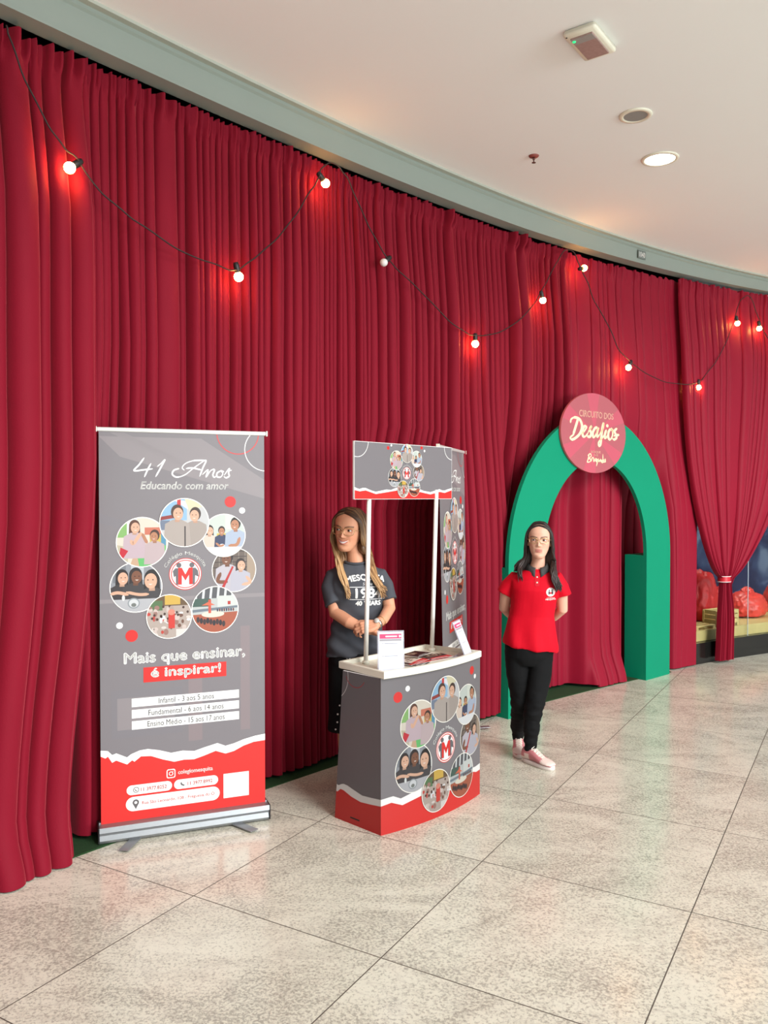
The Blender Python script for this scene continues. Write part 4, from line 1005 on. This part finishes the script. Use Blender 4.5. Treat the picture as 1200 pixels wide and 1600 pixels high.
def eyes(root, M, lid, look=(0, 0)):
    lc = [v for v in lin(lid)]
    for s in (-1, 1):
        bm = bmesh.new(); bmesh.ops.create_uvsphere(bm, u_segments=56, v_segments=44, radius=.0132)
        lay = bm.verts.layers.float_color.new('col')
        for v in bm.verts:
            d = (v.co.normalized()-Vector((look[0], -1, look[1])).normalized()).length; z = v.co.z; e = max(0, 1-(v.co.x/.0126)**2); up, dn = .0054*math.sqrt(e), -.0042*math.sqrt(e)
            if z > up+.0014: c = (lc[0]*.92, lc[1]*.82, lc[2]*.8, 1)
            elif z > up-.0002: c = C4((34, 22, 20))
            elif z < dn: c = (lc[0], lc[1]*.92, lc[2]*.9, 1)
            else: c = C4((18, 12, 10)) if d < .2 else (C4((64, 40, 26)) if d < .50 else C4((206, 198, 192)))
            v[lay] = c
        bm.transform(M @ Matrix.Translation((s*EYE[0], -.0668, EYE[2])))
        mobj('eye', bm, M_eye, root, True)
def glasses(root, M, w=.024, h=.0175, m=None):
    g = bmesh.new()
    for s in (-1, 1):
        pts = []
        for i in range(29):
            a = 2*math.pi*i/28; c, n_ = math.cos(a), math.sin(a)
            x = math.copysign(abs(c)**.7, c)*w; z = math.copysign(abs(n_)**.7, n_)*h
            pts.append(M @ Vector((s*.0325+x, -.092+.004*abs(x*s+.0)/w+(.010*((s*.0325+x)/.055)**2), z+.004)))
        tube(g, pts, .0018, 6, caps=False)
        tube(g, [M @ Vector(p) for p in ((s*(.0325+w), -.084, .010), (s*.066, -.074, .012), (s*.0745, -.03, .010), (s*.078, .01, .008))], .0013, 6)
    tube(g, [M @ Vector(p) for p in ((-.0095, -.093, .008), (0, -.097, .011), (.0095, -.093, .008))], .0013, 6)
    mobj('eyeglasses', g, m or M_gold, root, True)
def hand(bm, W_, D, N_, S_, k=1.0, curl=(.5, .6, .4), thumb=1, spread=.06, root_r=.022):
    """W_ wrist, D pointing direction, N_ palm normal, S_ towards the thumb"""
    W_, D, N_ = Vector(W_), Vector(D).normalized(), Vector(N_); N_ = (N_-D*N_.dot(D)).normalized(); S_ = Vector(S_); S_ = (S_-D*S_.dot(D)-N_*S_.dot(N_)).normalized()
    for o in (-.027, -.009, .009, .027):
        tube(bm, [W_+S_*o*.6*k, W_+D*.035*k+S_*o*k, W_+D*.084*k+S_*o*1.05*k], [.016*k, .0155*k, .0115*k], 10)
    L_ = [(.040, .025, .019), (.044, .028, .020), (.041, .026, .020), (.032, .020, .018)]
    for j, o in enumerate((.029, .0095, -.0095, -.028)):
        p = W_+D*(.082 if j in (1, 2) else .076)*k+S_*o*k; d = (D+S_*spread*(1.5-j)).normalized(); pts = [p-d*.012*k, p]; ang = 0
        for q in range(3):
            ang += curl[q]*(1+.08*j); d2 = d*math.cos(ang)+N_*math.sin(ang); p = p+d2*L_[j][q]*k; pts.append(p)
        r = (.0088, .0092, .0088, .0078)[j]*k; tube(bm, pts, [r*1.05, r*1.05, r, r*.92, r*.8], 10)
    t0 = W_+D*.020*k+S_*.020*k; d = (D*.75+S_*.65*thumb+N_*.25).normalized()
    tube(bm, [t0, t0+d*.038*k, t0+d*.066*k+D*.006*k, t0+d*.076*k+D*.026*k+N_*.006*k], [.0145*k, .0120*k, .0100*k, .0085*k], 10)
def lock(bm, pts, r, c0, c1, seg=6, flat=.55, n=5, mid=.5):
    P = catmull(pts, n); m_ = len(P)
    R = [r*(.55+.45*min(1, i/(m_*.2)))*(1-max(0, (i/(m_-1)-.72)/.28)**2.0*.75) for i in range(m_)]
    a, b = lin(c0), lin(c1)
    cl = [tuple(a[j]*(1-smooth(mid-.3, mid+.4, i/(m_-1)))+b[j]*smooth(mid-.3, mid+.4, i/(m_-1)) for j in range(3))+(1,) for i in range(m_)]
    tube(bm, P, R, seg, flat, caps=True, col=cl)
def cloth(bm, name, m, root, voxel=.006, sm=6, wr=.004, fn=None, sc=(7, 7, 3)):
    me = remesh(bm, voxel, sm)
    me.update(); nn = [v.normal.copy() for v in me.vertices]
    for i, v in enumerate(me.vertices):
        p = v.co; w = noise.noise(Vector((p.x*sc[0], p.y*sc[1], p.z*sc[2])))+.5*noise.noise(Vector((p.x*sc[0]*2.3+5, p.y*sc[1]*2.3, p.z*sc[2]*2.6)))
        v.co = p+nn[i]*wr*w
        if fn: fn(v, nn[i])
    return mobj(name, me, m, root, True)
def wrap_print(a, root, target, M, name, m=None):
    """lays a flat print on a garment by casting it along M's -z... onto the cloth"""
    bv = BVHTree.FromObject(target, bpy.context.evaluated_depsgraph_get()); bm = bmesh.new(); lay = bm.verts.layers.float_color.new('col')
    ax = (M.to_3x3() @ Vector((0, 1, 0))).normalized()
    def fn(u, v, o):
        p = M @ Vector((u, 0, v)); h = bv.ray_cast(p, ax)
        q = h[0] if h[0] else p+ax*.3
        return q-ax*(.0016+o)
    a.add_to(bm, fn, lay, .007, True); return mobj(name, bm, m or M_print, target)
def body_mesh(bm, root, Mh, smile, base, lip, brow, voxel=.0034):
    me = remesh(bm, voxel, 3, .5); Mi = Mh.inverted(); k = Mh.to_scale()[0]; b = lin(base)
    for v in me.vertices:
        p = head_shape(v.co, Mi, smile)
        if p is not None: v.co = Mh @ p
    set_col(me, lambda co: face_colour(Mi @ co, b, lin(lip), lin(brow), smile))
    return mobj('body', me, M_skin, root, True)
def sneaker(root, heel, toe, k, cols):
    h, t = Vector((heel[0], heel[1], 0)), Vector((toe[0], toe[1], 0)); L_ = (t-h).length; ang = math.atan2(t.y-h.y, t.x-h.x)
    M = Matrix.Translation(h) @ Matrix.Rotation(ang, 4, 'Z')
    def ringx(x, w, z0, z1): # cross-section at x
        pts = []
        for i in range(16):
            a = 2*math.pi*i/16; y = math.cos(a)*w; z = (z0+z1)/2+math.sin(a)*(z1-z0)/2
            if z < z0+.3*(z1-z0): y *= 1.02
            pts.append(M @ Vector((x, y, z)))
        return pts
    bm = bmesh.new(); prof = [(.004, .022, .02, .055), (.012, .031, .02, .085), (.04, .034, .02, .092), (.075, .034, .02, .092), (.095, .035, .02, .085), (.12, .038, .02, .072), (.15, .043, .02, .058), (.18, .044, .02, .050), (.205, .040, .02, .044), (.225, .028, .02, .036)]
    f = L_/.23; rr = [[bm.verts.new(p) for p in ringx(x*f, w, z0, z1)] for x, w, z0, z1 in [(x_, w_*1.06, a_, .02+(b_-.02)*1.2) for x_, w_, a_, b_ in prof]]
    for i in range(len(rr)-1):
        for q in range(16): bm.faces.new((rr[i][q], rr[i][(q+1) % 16], rr[i+1][(q+1) % 16], rr[i+1][q]))
    bm.faces.new(rr[0]); bm.faces.new(rr[-1]); bmesh.ops.recalc_face_normals(bm, faces=bm.faces[:])
    lay = bm.verts.layers.float_color.new('col'); bmesh.ops.subdivide_edges(bm, edges=bm.edges[:], cuts=3, use_grid_fill=True); Mi = M.inverted()
    for v in bm.verts:
        p = Mi @ v.co; x = p.x/f; pink = (x < .035 and p.z > .045) or (.07 < x < .165 and p.z > .030 and abs(p.y) > .020) or (x > .12 and p.z < .032) or (.035 < x < .075 and p.z > .07)
        v[lay] = C4(cols[1] if pink else cols[0])
    shoe = mobj('sneaker', bm, attr_mat('sneaker_leather', .45, .4), root, True)
    bm = bmesh.new(); outl = []
    for i in range(28):
        a = 2*math.pi*i/28; x = .115+.117*math.cos(a); w = .036+.010*smooth(.08, .18, x)-.004*(1-smooth(0, .05, x)); y = math.copysign(abs(math.sin(a))**.75, math.sin(a))*w; outl.append((x*f, y))
    r0 = [bm.verts.new(M @ Vector((x, y, .001))) for x, y in outl]; r1 = [bm.verts.new(M @ Vector((x, y*1.03, .012))) for x, y in outl]; r2 = [bm.verts.new(M @ Vector((x, y, .027))) for x, y in outl]
    for A_, B_ in ((r0, r1), (r1, r2)):
        for q in range(28): bm.faces.new((A_[q], A_[(q+1) % 28], B_[(q+1) % 28], B_[q]))
    bm.faces.new(r0[::-1]); bm.faces.new(r2); mobj('sole', bm, mat('white_rubber', (226, 214, 206), .5), shoe, True)
    bm = bmesh.new()
    for i in range(5):
        x = (.082+i*.017)*f; z = .115-.0098*i-.001*i
        tube(bm, [M @ Vector((x, -.020, z-.012)), M @ Vector((x+.004, 0, z)), M @ Vector((x, .020, z-.012))], .0026, 6)
    mobj('laces', bm, mat('cream_laces', (232, 224, 208), .7), shoe, True)

# --- woman in the red polo shirt, in front of the arch
RX, RY = .965, 5.30
w1 = empty('person', (RX, RY, 0), -math.atan2(RX, RY)); tag(w1, 'standing woman in red polo shirt and black trousers, hands behind her back', 'person')
Mh = head_matrix((.040, -.010, 1.432), math.radians(-3), math.radians(-2), math.radians(1), .99) @ Matrix.Diagonal((1.06, 1, 1, 1))
bm = bmesh.new(); build_head(bm, Mh)
tube(bm, [(.036, .020, 1.385), (.034, .018, 1.30), (.024, .028, 1.245), (.02, .03, 1.15)], [.044, .043, .052, .085], 20)
loft(bm, [(.02, .03, 1.235, .05, .05), (.018, .03, 1.215, .12, .075), (.015, .03, 1.18, .150, .085), (.0, .02, 1.0, .115, .085), (-.01, .02, .92, .110, .08), (-.02, .02, .78, .145, .10), (-.02, .02, .68, .145, .10)], 28)
tube(bm, [(-.125, .035, 1.180), (-.172, .045, 1.08), (-.185, .07, .985), (-.14, .15, .925), (-.06, .175, .90)], [.036, .041, .036, .032, .024], 16)
tube(bm, [(.155, .035, 1.180), (.183, .045, 1.08), (.190, .07, .985), (.14, .15, .925), (.07, .18, .90)], [.036, .040, .035, .031, .024], 16)
hand(bm, (-.06, .178, .90), (1, .12, -.15), (0, 1, 0), (0, .1, 1), .92); hand(bm, (.08, .195, .895), (-1, .08, -.1), (0, 1, 0), (0, .1, 1), .92)
tube(bm, [(-.095, .02, .70), (-.075, .015, .40), (-.092, .14, .20), (-.094, .200, .085), (-.085, .13, .05)], [.075, .052, .042, .026, .020], 16)
tube(bm, [(.05, .02, .70), (.012, -.055, .38), (-.006, -.035, .20), (-.012, -.040, .085), (.05, -.085, .05)], [.075, .052, .042, .026, .020], 16)
body_mesh(bm, w1, Mh, False, (214, 166, 142), (176, 92, 88), (58, 38, 32))
eyes(w1, Mh, (214, 166, 142)); glasses(w1, Mh)
# shirt
M_polo = mat('red_pique_cotton', (200, 0, 30), .75, spec=.2, noise_amt=.04, noise_scale=60, bump=.05, bump_scale=500)
bm = bmesh.new()
loft(bm, [(-.018, .02, .738, .178, .118, -.15), (-.018, .02, .765, .179, .119, -.13), (-.014, .02, .85, .160, .113, -.05), (-.008, .02, .95, .144, .105), (.004, .018, 1.04, .146, .110), (.012, .012, 1.12, .152, .112), (.016, .02, 1.18, .160, .098), (.018, .026, 1.215, .142, .084), (.022, .028, 1.238, .095, .070), (.026, .026, 1.252, .060, .058)], 36, 2.4)
for s, sh, e in ((-1, (-.112, .032, 1.182), (-.184, .040, 1.085)), (1, (.142, .032, 1.182), (.194, .040, 1.075))):
    tube(bm, [(sh[0]-s*.03, sh[1], sh[2]-.01), sh, tuple((sh[i]+e[i])/2+(s*.008 if i == 0 else 0) for i in range(3)), e], [.050, .056, .057, .057], 22, caps=False)
def polo_fn(v, n):
    p = v.co
    f = (1-smooth(.75, 1.08, p.z)); v.co = p+n*(.0055*f*math.sin(p.x*46+1.2*math.sin(p.z*9)))
    v.co += n*.0035*math.sin((p.z+abs(p.x)*.9)*55)*smooth(.08, .16, abs(p.x))*smooth(1.0, 1.1, p.z)*.6
polo = cloth(bm, 'polo_shirt', M_polo, w1, .006, 5, .007, polo_fn)
M_col = mat('charcoal_rib_collar', (62, 62, 62), .8, noise_amt=.08, noise_scale=90)
bm = bmesh.new(); n_ = 26
def colr(t, r, dz, fr=0):
    a = math.radians(-90)+math.radians(14)+t*math.radians(332); return Vector((.031+math.cos(a)*r*1.06, .020+math.sin(a)*r, 1.268+dz+.026*math.sin(a)))
rows = []
for r, dz in ((.050, .016), (.055, .020), (.063, .008), (.078, -.016), (.075, -.019)):
    row = []
    for i in range(n_+1):
        t = i/n_; e = max(0, 1-min(t, 1-t)/.10)
        q = colr(t, r, dz); 
        if r > .06: q += Vector((0, -.012*e, -.022*e)) * ((r-.055)/.023)
        row.append(bm.verts.new(q))
    rows.append(row)
for i in range(len(rows)-1):
    for j in range(n_): bm.faces.new((rows[i][j], rows[i][j+1], rows[i+1][j+1], rows[i+1][j]))
bmesh.ops.recalc_face_normals(bm, faces=bm.faces[:]); cob = mobj('collar', bm, M_col, polo, True); md = cob.modifiers.new('t', 'SOLIDIFY'); md.thickness = .003
a = Art(); a.poly([(-.014, .0), (.014, .0), (.014, .085), (-.014, .085)], (196, 0, 30))
wrap_print(a, w1, polo, Matrix.Translation((.026, -.35, 1.150)), 'placket', M_print)
for z in (1.205, 1.172):
    bm = bmesh.new(); bv = BVHTree.FromObject(polo, bpy.context.evaluated_depsgraph_get()); h = bv.ray_cast(Vector((.026, -.4, z)), Vector((0, 1, 0)))[0] or Vector((.026, -.09, z)); ellipsoid(bm, h+Vector((0, -.002, 0)), (.0055, .003, .0055), seg=12); mobj('button', bm, M_cream, polo, True)
a = Art(); a.ell(0, 0, .028, .028, WHITE); a.ell(0, 0, .024, .024, (190, 20, 34)); a.ell(0, 0, .022, .022, WHITE)
for s in (-1, 1): a.ell(s*.009, .011, .0048, .0048, (50, 46, 48)); a.poly([(s*.003, .005), (s*.016, .005), (s*.015, -.014), (s*.005, -.014)], (50, 46, 48))
a.poly([(-.006, -.012), (-.006, .006), (0, -.002), (.006, .006), (.006, -.012)], (200, 30, 40)); a.text('COLÉGIO', -.026, -.040, .026, -.033, WHITE, .01); a.text('MESQUITA', -.032, -.052, .032, -.042, WHITE, .02)
wrap_print(a, w1, polo, Matrix.Translation((.112, -.35, 1.112)), 'chest_logo')
# trousers
M_blk = mat('black_cotton', (14, 14, 15), .85, spec=.2, noise_amt=.15, noise_scale=12)
bm = bmesh.new()
loft(bm, [(-.028, .02, .63, .10, .09), (-.024, .02, .68, .150, .108), (-.02, .02, .74, .158, .108), (-.018, .02, .80, .150, .104)], 28)
tube(bm, [(-.098, .02, .72), (-.095, .015, .58), (-.078, .010, .40), (-.086, .09, .27), (-.094, .175, .14), (-.096, .205, .088)], [.083, .080, .066, .058, .045, .034], 22, caps=False)
tube(bm, [(.055, .02, .72), (.046, -.005, .58), (.016, -.055, .39), (-.002, -.050, .27), (-.012, -.042, .13), (-.016, -.036, .078)], [.078, .075, .062, .056, .045, .034], 22, caps=False)
def pant_fn(v, n):
    z = v.co.z; q = v.co; w = noise.noise(Vector((q.x*9, q.y*9, z*26)))+.6*noise.noise(Vector((q.x*20, q.y*16+3, z*44))); v.co += n*(.007*w*(1-smooth(.22, .60, z))+.002*w)
cloth(bm, 'trousers', M_blk, w1, .006, 4, .006, pant_fn)
for nm, pts in (('sock', [(-.098, .198, .14), (-.098, .205, .07), (-.098, .20, .045)]), ('sock', [(-.013, -.042, .13), (-.018, -.036, .065), (-.018, -.040, .045)])):
    bm = bmesh.new(); tube(bm, pts, [.036, .030, .024], 16); mobj(nm, bm, M_blk, w1, True)
PK = ((228, 206, 196), (196, 122, 126))
sneaker(w1, (-.098, .262), (-.080, .030), 1, PK); sneaker(w1, (-.060, -.004), (.132, -.168), 1, PK)
# hair: centre parting, long and dark, the right side falling in front of the chest
bm = bmesh.new(); bm.verts.layers.float_color.new('col'); rn = random.Random(3); H0, H1 = (34, 22, 20), (46, 30, 26)
for layer in (0, 1, 2):
    for s in (-1, 1):
        for i in range(24):
            t = i/23; j = lambda a_=.004: rn.uniform(-a_, a_)
            yf = -.058+t*.150; zt = .120+.010*math.sin(math.pi*min(1, t*1.05))-.03*max(0, t-.75)*2; sc_ = 1-.04*layer
            if t < .1: zt = .106
            sy = -.046+t*.128
            p = [(s*.001+j(.002), yf, zt*sc_), (s*.038*sc_, yf+.002+.006*t, (zt-.012)*sc_), (s*(.070+j(.003))*sc_, sy*.9, .060+j()), (s*(.082+j(.003))*sc_, sy*.85+.010, .005+j()), (s*(.083+j(.006)), sy*.7+.018, -.055), (s*(.086+j(.008)), sy*.55+.024, -.105)]
            p = [Mh @ Vector(v) for v in p]
            if s < 0:
                f_ = rn.random()
                q = [(-.086+j(.014), .0+t*.05, 1.285+j(.01)), (-.100+j(.016), -.012+t*.07, 1.262+j(.01)), (-.098+j(.022)-.016*f_, -.035+t*.09, 1.238+j(.012))] if f_ < .6 else [(-.078+j(.012), -.02+t*.05, 1.28), (-.084+j(.014), -.055+t*.07, 1.235), (-.076+j(.014), -.074+t*.07, 1.19+j(.02))]
            else: q = [(.132+j(.012), -.004+t*.04, 1.30), (.122+j(.014)+.014*t, -.062+t*.05, 1.245), (.132+j(.016)+.016*t, -.088+t*.05, 1.195), (.158+j(.020)+.012*t, -.098+t*.05, 1.135+j(.02))]
            lock(bm, p+[Vector(v) for v in q], .0098*rn.uniform(.75, 1.15), H0, H1, 6, .6)
for i in range(30):
    x = (i/29-.5)*2; j = lambda a_=.006: rn.uniform(-a_, a_)
    p = [Mh @ Vector((x*.066, .070-.035*abs(x), .02)), Mh @ Vector((x*.080, .066-.04*abs(x), -.04)), Mh @ Vector((x*.084, .06-.03*abs(x), -.10)), Vector((.033+x*.098+j(), .055-.03*abs(x), 1.275+j())), Vector((.030+x*.110+j(), .045-.03*abs(x), 1.235+j(.012)))]
    lock(bm, p, .013, H0, H1, 6, .6)
n0 = set(bm.verts); ellipsoid(bm, (0, .021, .033), (.0795, .094, .0915), Mh); hl = bm.verts.layers.float_color['col']
for v in bm.verts:
    if v not in n0: v[hl] = C4(H0)
mobj('hair', bm, M_hair, w1, True)

# --- woman in the grey T-shirt, behind the counter
GX, GY = -.175, 4.87
w2 = empty('person', (GX, GY, 0), math.atan2(-GX, GY)); tag(w2, 'smiling woman in dark grey T-shirt and black trousers behind the counter, hands clasped', 'person')
Mh = head_matrix((-.032, -.040, 1.522), math.radians(-24), math.radians(4), math.radians(5), 1.06) @ Matrix.Diagonal((1.08, 1, 1, 1))
bm = bmesh.new(); build_head(bm, Mh)
tube(bm, [(-.012, -.008, 1.47), (.0, .005, 1.39), (.008, .012, 1.335), (.01, .015, 1.25)], [.046, .044, .053, .09], 20)
loft(bm, [(.01, .02, 1.315, .05, .05), (.01, .02, 1.29, .12, .075), (.01, .02, 1.25, .150, .085), (.02, .02, 1.05, .12, .09), (.02, .02, .98, .12, .085), (.02, .02, .85, .15, .10), (.02, .02, .72, .145, .10)], 28)
# her right arm (left in the picture): elbow bent, forearm across the waist
tube(bm, [(-.122, .010, 1.255), (-.130, -.010, 1.14), (-.112, -.045, 1.035), (-.030, -.135, .992), (.055, -.170, .958), (.085, -.176, .948)], [.036, .044, .040, .037, .027, .024], 18)
hand(bm, (.085, -.176, .948), (1, -.10, -.28), (0, -.35, -1), (0, -1, .2), .95, curl=(.35, .4, .3))
# her left arm, hand laid over the other wrist
tube(bm, [(.142, .010, 1.255), (.190, -.005, 1.15), (.206, -.045, 1.060), (.165, -.150, 1.010), (.125, -.200, .988)], [.036, .040, .036, .031, .023], 18)
hand(bm, (.122, -.205, .987), (-1, -.12, -.18), (0, .75, -.65), (.1, .45, 1), .98, curl=(.45, .75, .5), thumb=.75)
for s in (-1, 1): tube(bm, [(.02+s*.075, .02, .74), (.02+s*.085, .02, .45), (.02+s*.075, .03, .12), (.02+s*.075, .02, .05), (.02+s*.08, -.09, .035)], [.07, .05, .038, .035, .028], 16)
body_mesh(bm, w2, Mh, True, (210, 150, 118), (178, 84, 78), (62, 40, 30))
eyes(w2, Mh, (210, 150, 118), (-.1, 0)); glasses(w2, Mh, .0265, .0215)
M_tee = mat('dark_grey_jersey', (74, 76, 82), .8, spec=.2, noise_amt=.05, noise_scale=40)
bm = bmesh.new()
loft(bm, [(.005, .018, .785, .172, .118, .10), (.008, .018, .82, .172, .118, .08), (.014, .018, .90, .160, .112, .02), (.018, .018, .98, .148, .106), (.020, .012, 1.07, .150, .110), (.018, -.002, 1.16, .156, .122), (.014, .006, 1.22, .160, .108), (.010, .016, 1.27, .152, .088), (.008, .018, 1.305, .120, .074), (.006, .016, 1.325, .080, .064)], 36, 2.4)
tube(bm, [(-.090, .012, 1.255), (-.122, .010, 1.248), (-.138, .0, 1.18), (-.130, -.014, 1.125), (-.116, -.030, 1.085)], [.050, .053, .059, .063, .065], 24, caps=False)
tube(bm, [(.110, .012, 1.255), (.142, .010, 1.248), (.180, .0, 1.18), (.200, -.012, 1.13), (.206, -.022, 1.105)], [.050, .052, .053, .051, .050], 24, caps=False)
def tee_fn(v, n):
    p = v.co; f = 1-smooth(.85, 1.15, p.z)
    v.co = p+n*(.007*f*math.sin(p.z*60+p.x*22+2*math.sin(p.x*9))+.004*math.sin(p.x*60-p.z*20)*smooth(1.0, 1.1, p.z)*(1-smooth(1.2, 1.28, p.z))*smooth(.09, .15, abs(p.x)))
tee = cloth(bm, 't_shirt', M_tee, w2, .006, 5, .008, tee_fn)
bm = bmesh.new(); pts = [Vector((.006+.066*math.cos(a_), .010+.062*math.sin(a_), 1.338+.014*math.sin(a_))) for a_ in [2*math.pi*i/32 for i in range(33)]]; tube(bm, pts, .008, 8, 1.0, caps=False)
mobj('neckband', bm, mat('dark_grey_rib', (64, 66, 72), .85, noise_amt=.05), tee, True)
a = Art()
a.text('MESQUITA', -.118, .062, .105, .100, WHITE, .03, arc=(-.006, -.35, .412)); a.text('Since', -.030, .038, .030, .054, (200, 200, 200), 0, .2)
a.rect(-.105, .026, .105, .030, (220, 220, 220)); a.text('1984', -.072, -.036, .082, .020, WHITE, .025); a.rect(-.105, -.046, .105, -.042, (220, 220, 220)); a.text('40 YEARS', -.070, -.080, .082, -.054, WHITE, .045)
Mp = Matrix.Translation((.055, 0, 1.165)) @ Matrix.Rotation(math.radians(12), 4, 'Z') @ Matrix.Translation((0, -.35, 0)); wrap_print(a, w2, tee, Mp, 'chest_print')
bm = bmesh.new()
loft(bm, [(.02, .02, .66, .15, .11), (.018, .02, .74, .172, .118), (.016, .02, .82, .160, .112), (.016, .02, .86, .150, .105)], 28)
for x in (-.070, .108): tube(bm, [(x, .02, .74), (x-.004*(x < 0), .02, .58), (x*.98, .015, .42), (x*.98, .01, .325)], [.088, .086, .090, .094], 24, caps=False)
tr = cloth(bm, 'trousers', M_blk, w2, .006, 3, .005)
def button_on(x, z, name, target, m, r=.006):
    bv = BVHTree.FromObject(target, bpy.context.evaluated_depsgraph_get()); h = bv.ray_cast(Vector((x, -.5, z)), Vector((0, 1, 0)))[0]
    if h: bm = bmesh.new(); ellipsoid(bm, h+Vector((0, -.002, 0)), (r, .003, r), seg=12); mobj(name, bm, m, target, True)
M_but = mat('pearl_button', (236, 236, 234), .3)
for x, z in ((-.044, .775), (-.029, .775), (-.088, .492), (-.100, .440), (-.102, .394), (-.112, .352)): button_on(x, z, 'button', tr, M_but, .0055)
for s in (-1, 1):
    x = .02+s*.077; bm = bmesh.new(); tube(bm, [(x, .045, .036), (x, -.03, .034), (x, -.11, .028), (x, -.15, .022)], [.034, .036, .036, .026], 14, .85)
    for v in bm.verts: v.co.z = max(v.co.z, .001)
    mobj('shoe', bm, M_black, w2, True)
# wristwatch and thin bracelet on her left wrist
def band_at(name, c, d, r, w, m, parent, tk=.003):
    d = Vector(d).normalized(); q = d.to_track_quat('Z', 'Y').to_matrix().to_4x4(); bm = bmesh.new()
    lathe(bm, [(r, -w/2), (r+tk, -w/2), (r+tk, w/2), (r, w/2)], 24, Matrix.Translation(c) @ q); return mobj(name, bm, m, parent, True)
wd = Vector((.125-.165, -.200+.150, .988-1.010)); wc = Vector((.132, -.191, .991))
wt = band_at('wristwatch', wc, wd, .0255, .016, mat('silver_watch', (186, 184, 178), .25, .9), w2)
bm = bmesh.new(); lathe(bm, [(.001, .007), (.014, .007), (.016, .002), (.016, -.002), (.001, -.002)], 24, Matrix.Translation(wc+Vector((-.006, -.020, .021))) @ Vector((-.2, -.7, .7)).to_track_quat('Z', 'Y').to_matrix().to_4x4()); mobj('watch_face', bm, mat('watch_dial', (206, 204, 196), .2, .3), wt, True)
band_at('bracelet', Vector((.152, -.166, 1.003)), wd, .0295, .003, M_gold, w2, .002)
# hair: brown at the roots, blond towards the ends
bm = bmesh.new(); bm.verts.layers.float_color.new('col'); rn = random.Random(12)
for layer in (0, 1, 2):
    for s in (-1, 1):
        for i in range(24):
            t = i/23; j = lambda a_=.004: rn.uniform(-a_, a_)
            yf = -.060+t*.152; zt = .116+.010*math.sin(math.pi*min(1, t*1.05))-.03*max(0, t-.75)*2; sc_ = 1-.04*layer
            if t < .1: zt = .108
            sy = -.040+t*.120
            p = [(s*.001-.006+j(.002), yf, zt*sc_), (s*.040*sc_, yf-.002, (zt-.008-.006*(1-t))*sc_), (s*(.074+j(.003))*sc_, sy*.9-.006*(1-t), .058+j()), (s*(.084+j(.003))*sc_, sy*.9+.004, .005+j()), (s*(.086+j(.006)), sy*.8+.010, -.055)]
            p = [Mh @ Vector(v) for v in p]
            if s < 0: q = [(-.112+j(.010)+.012*t, -.045+t*.05, 1.385), (-.100+j(.012)+.016*t, -.060+t*.06, 1.335), (-.080+j(.014)+.012*t, -.092+t*.05, 1.275), (-.056+j(.014)+.006*t, -.122+t*.03, 1.215), (-.036+j(.014), -.136+t*.02, 1.145+rn.uniform(-.02, .045))]
            else: q = [(.092+j(.010)-.02*(1-t), -.030+t*.05, 1.40), (.100+j(.012)-.02*(1-t), -.045+t*.05, 1.34), (.116+j(.014)-.02*(1-t), -.082+t*.04, 1.275), (.146+j(.016)-.015*(1-t), -.110+t*.03, 1.21), (.178+j(.016)-.02*(1-t), -.118+t*.02, 1.145+rn.uniform(-.02, .05))]
            hi = rn.random(); c0 = (66, 44, 30) if hi < .75 else (112, 82, 54); c1 = [(120, 84, 52), (158, 118, 76), (190, 150, 104)][int(rn.random()*3)]
            lock(bm, p+[Vector(v) for v in q], .0100*rn.uniform(.7, 1.15), c0, c1, 6, .6, mid=.42)
for i in range(30):
    x = (i/29-.5)*2; j = lambda a_=.006: rn.uniform(-a_, a_)
    p = [Mh @ Vector((x*.066, .070-.035*abs(x), .02)), Mh @ Vector((x*.082, .066-.05*abs(x), -.04)), Mh @ Vector((x*.084, .055-.055*abs(x), -.10)), Vector((.0+x*.098+j(), .045-.06*abs(x), 1.365+j())), Vector((.006+x*.108+j(), .040-.08*abs(x), 1.32+j(.012)))]
    lock(bm, p, .013, (70, 48, 32), (128, 92, 58), 6, .6)
n0 = set(bm.verts); ellipsoid(bm, (0, .021, .033), (.0795, .094, .0915), Mh); hl = bm.verts.layers.float_color['col']
for v in bm.verts:
    if v not in n0: v[hl] = C4((60, 40, 28))
mobj('hair', bm, M_hair, w2, True)
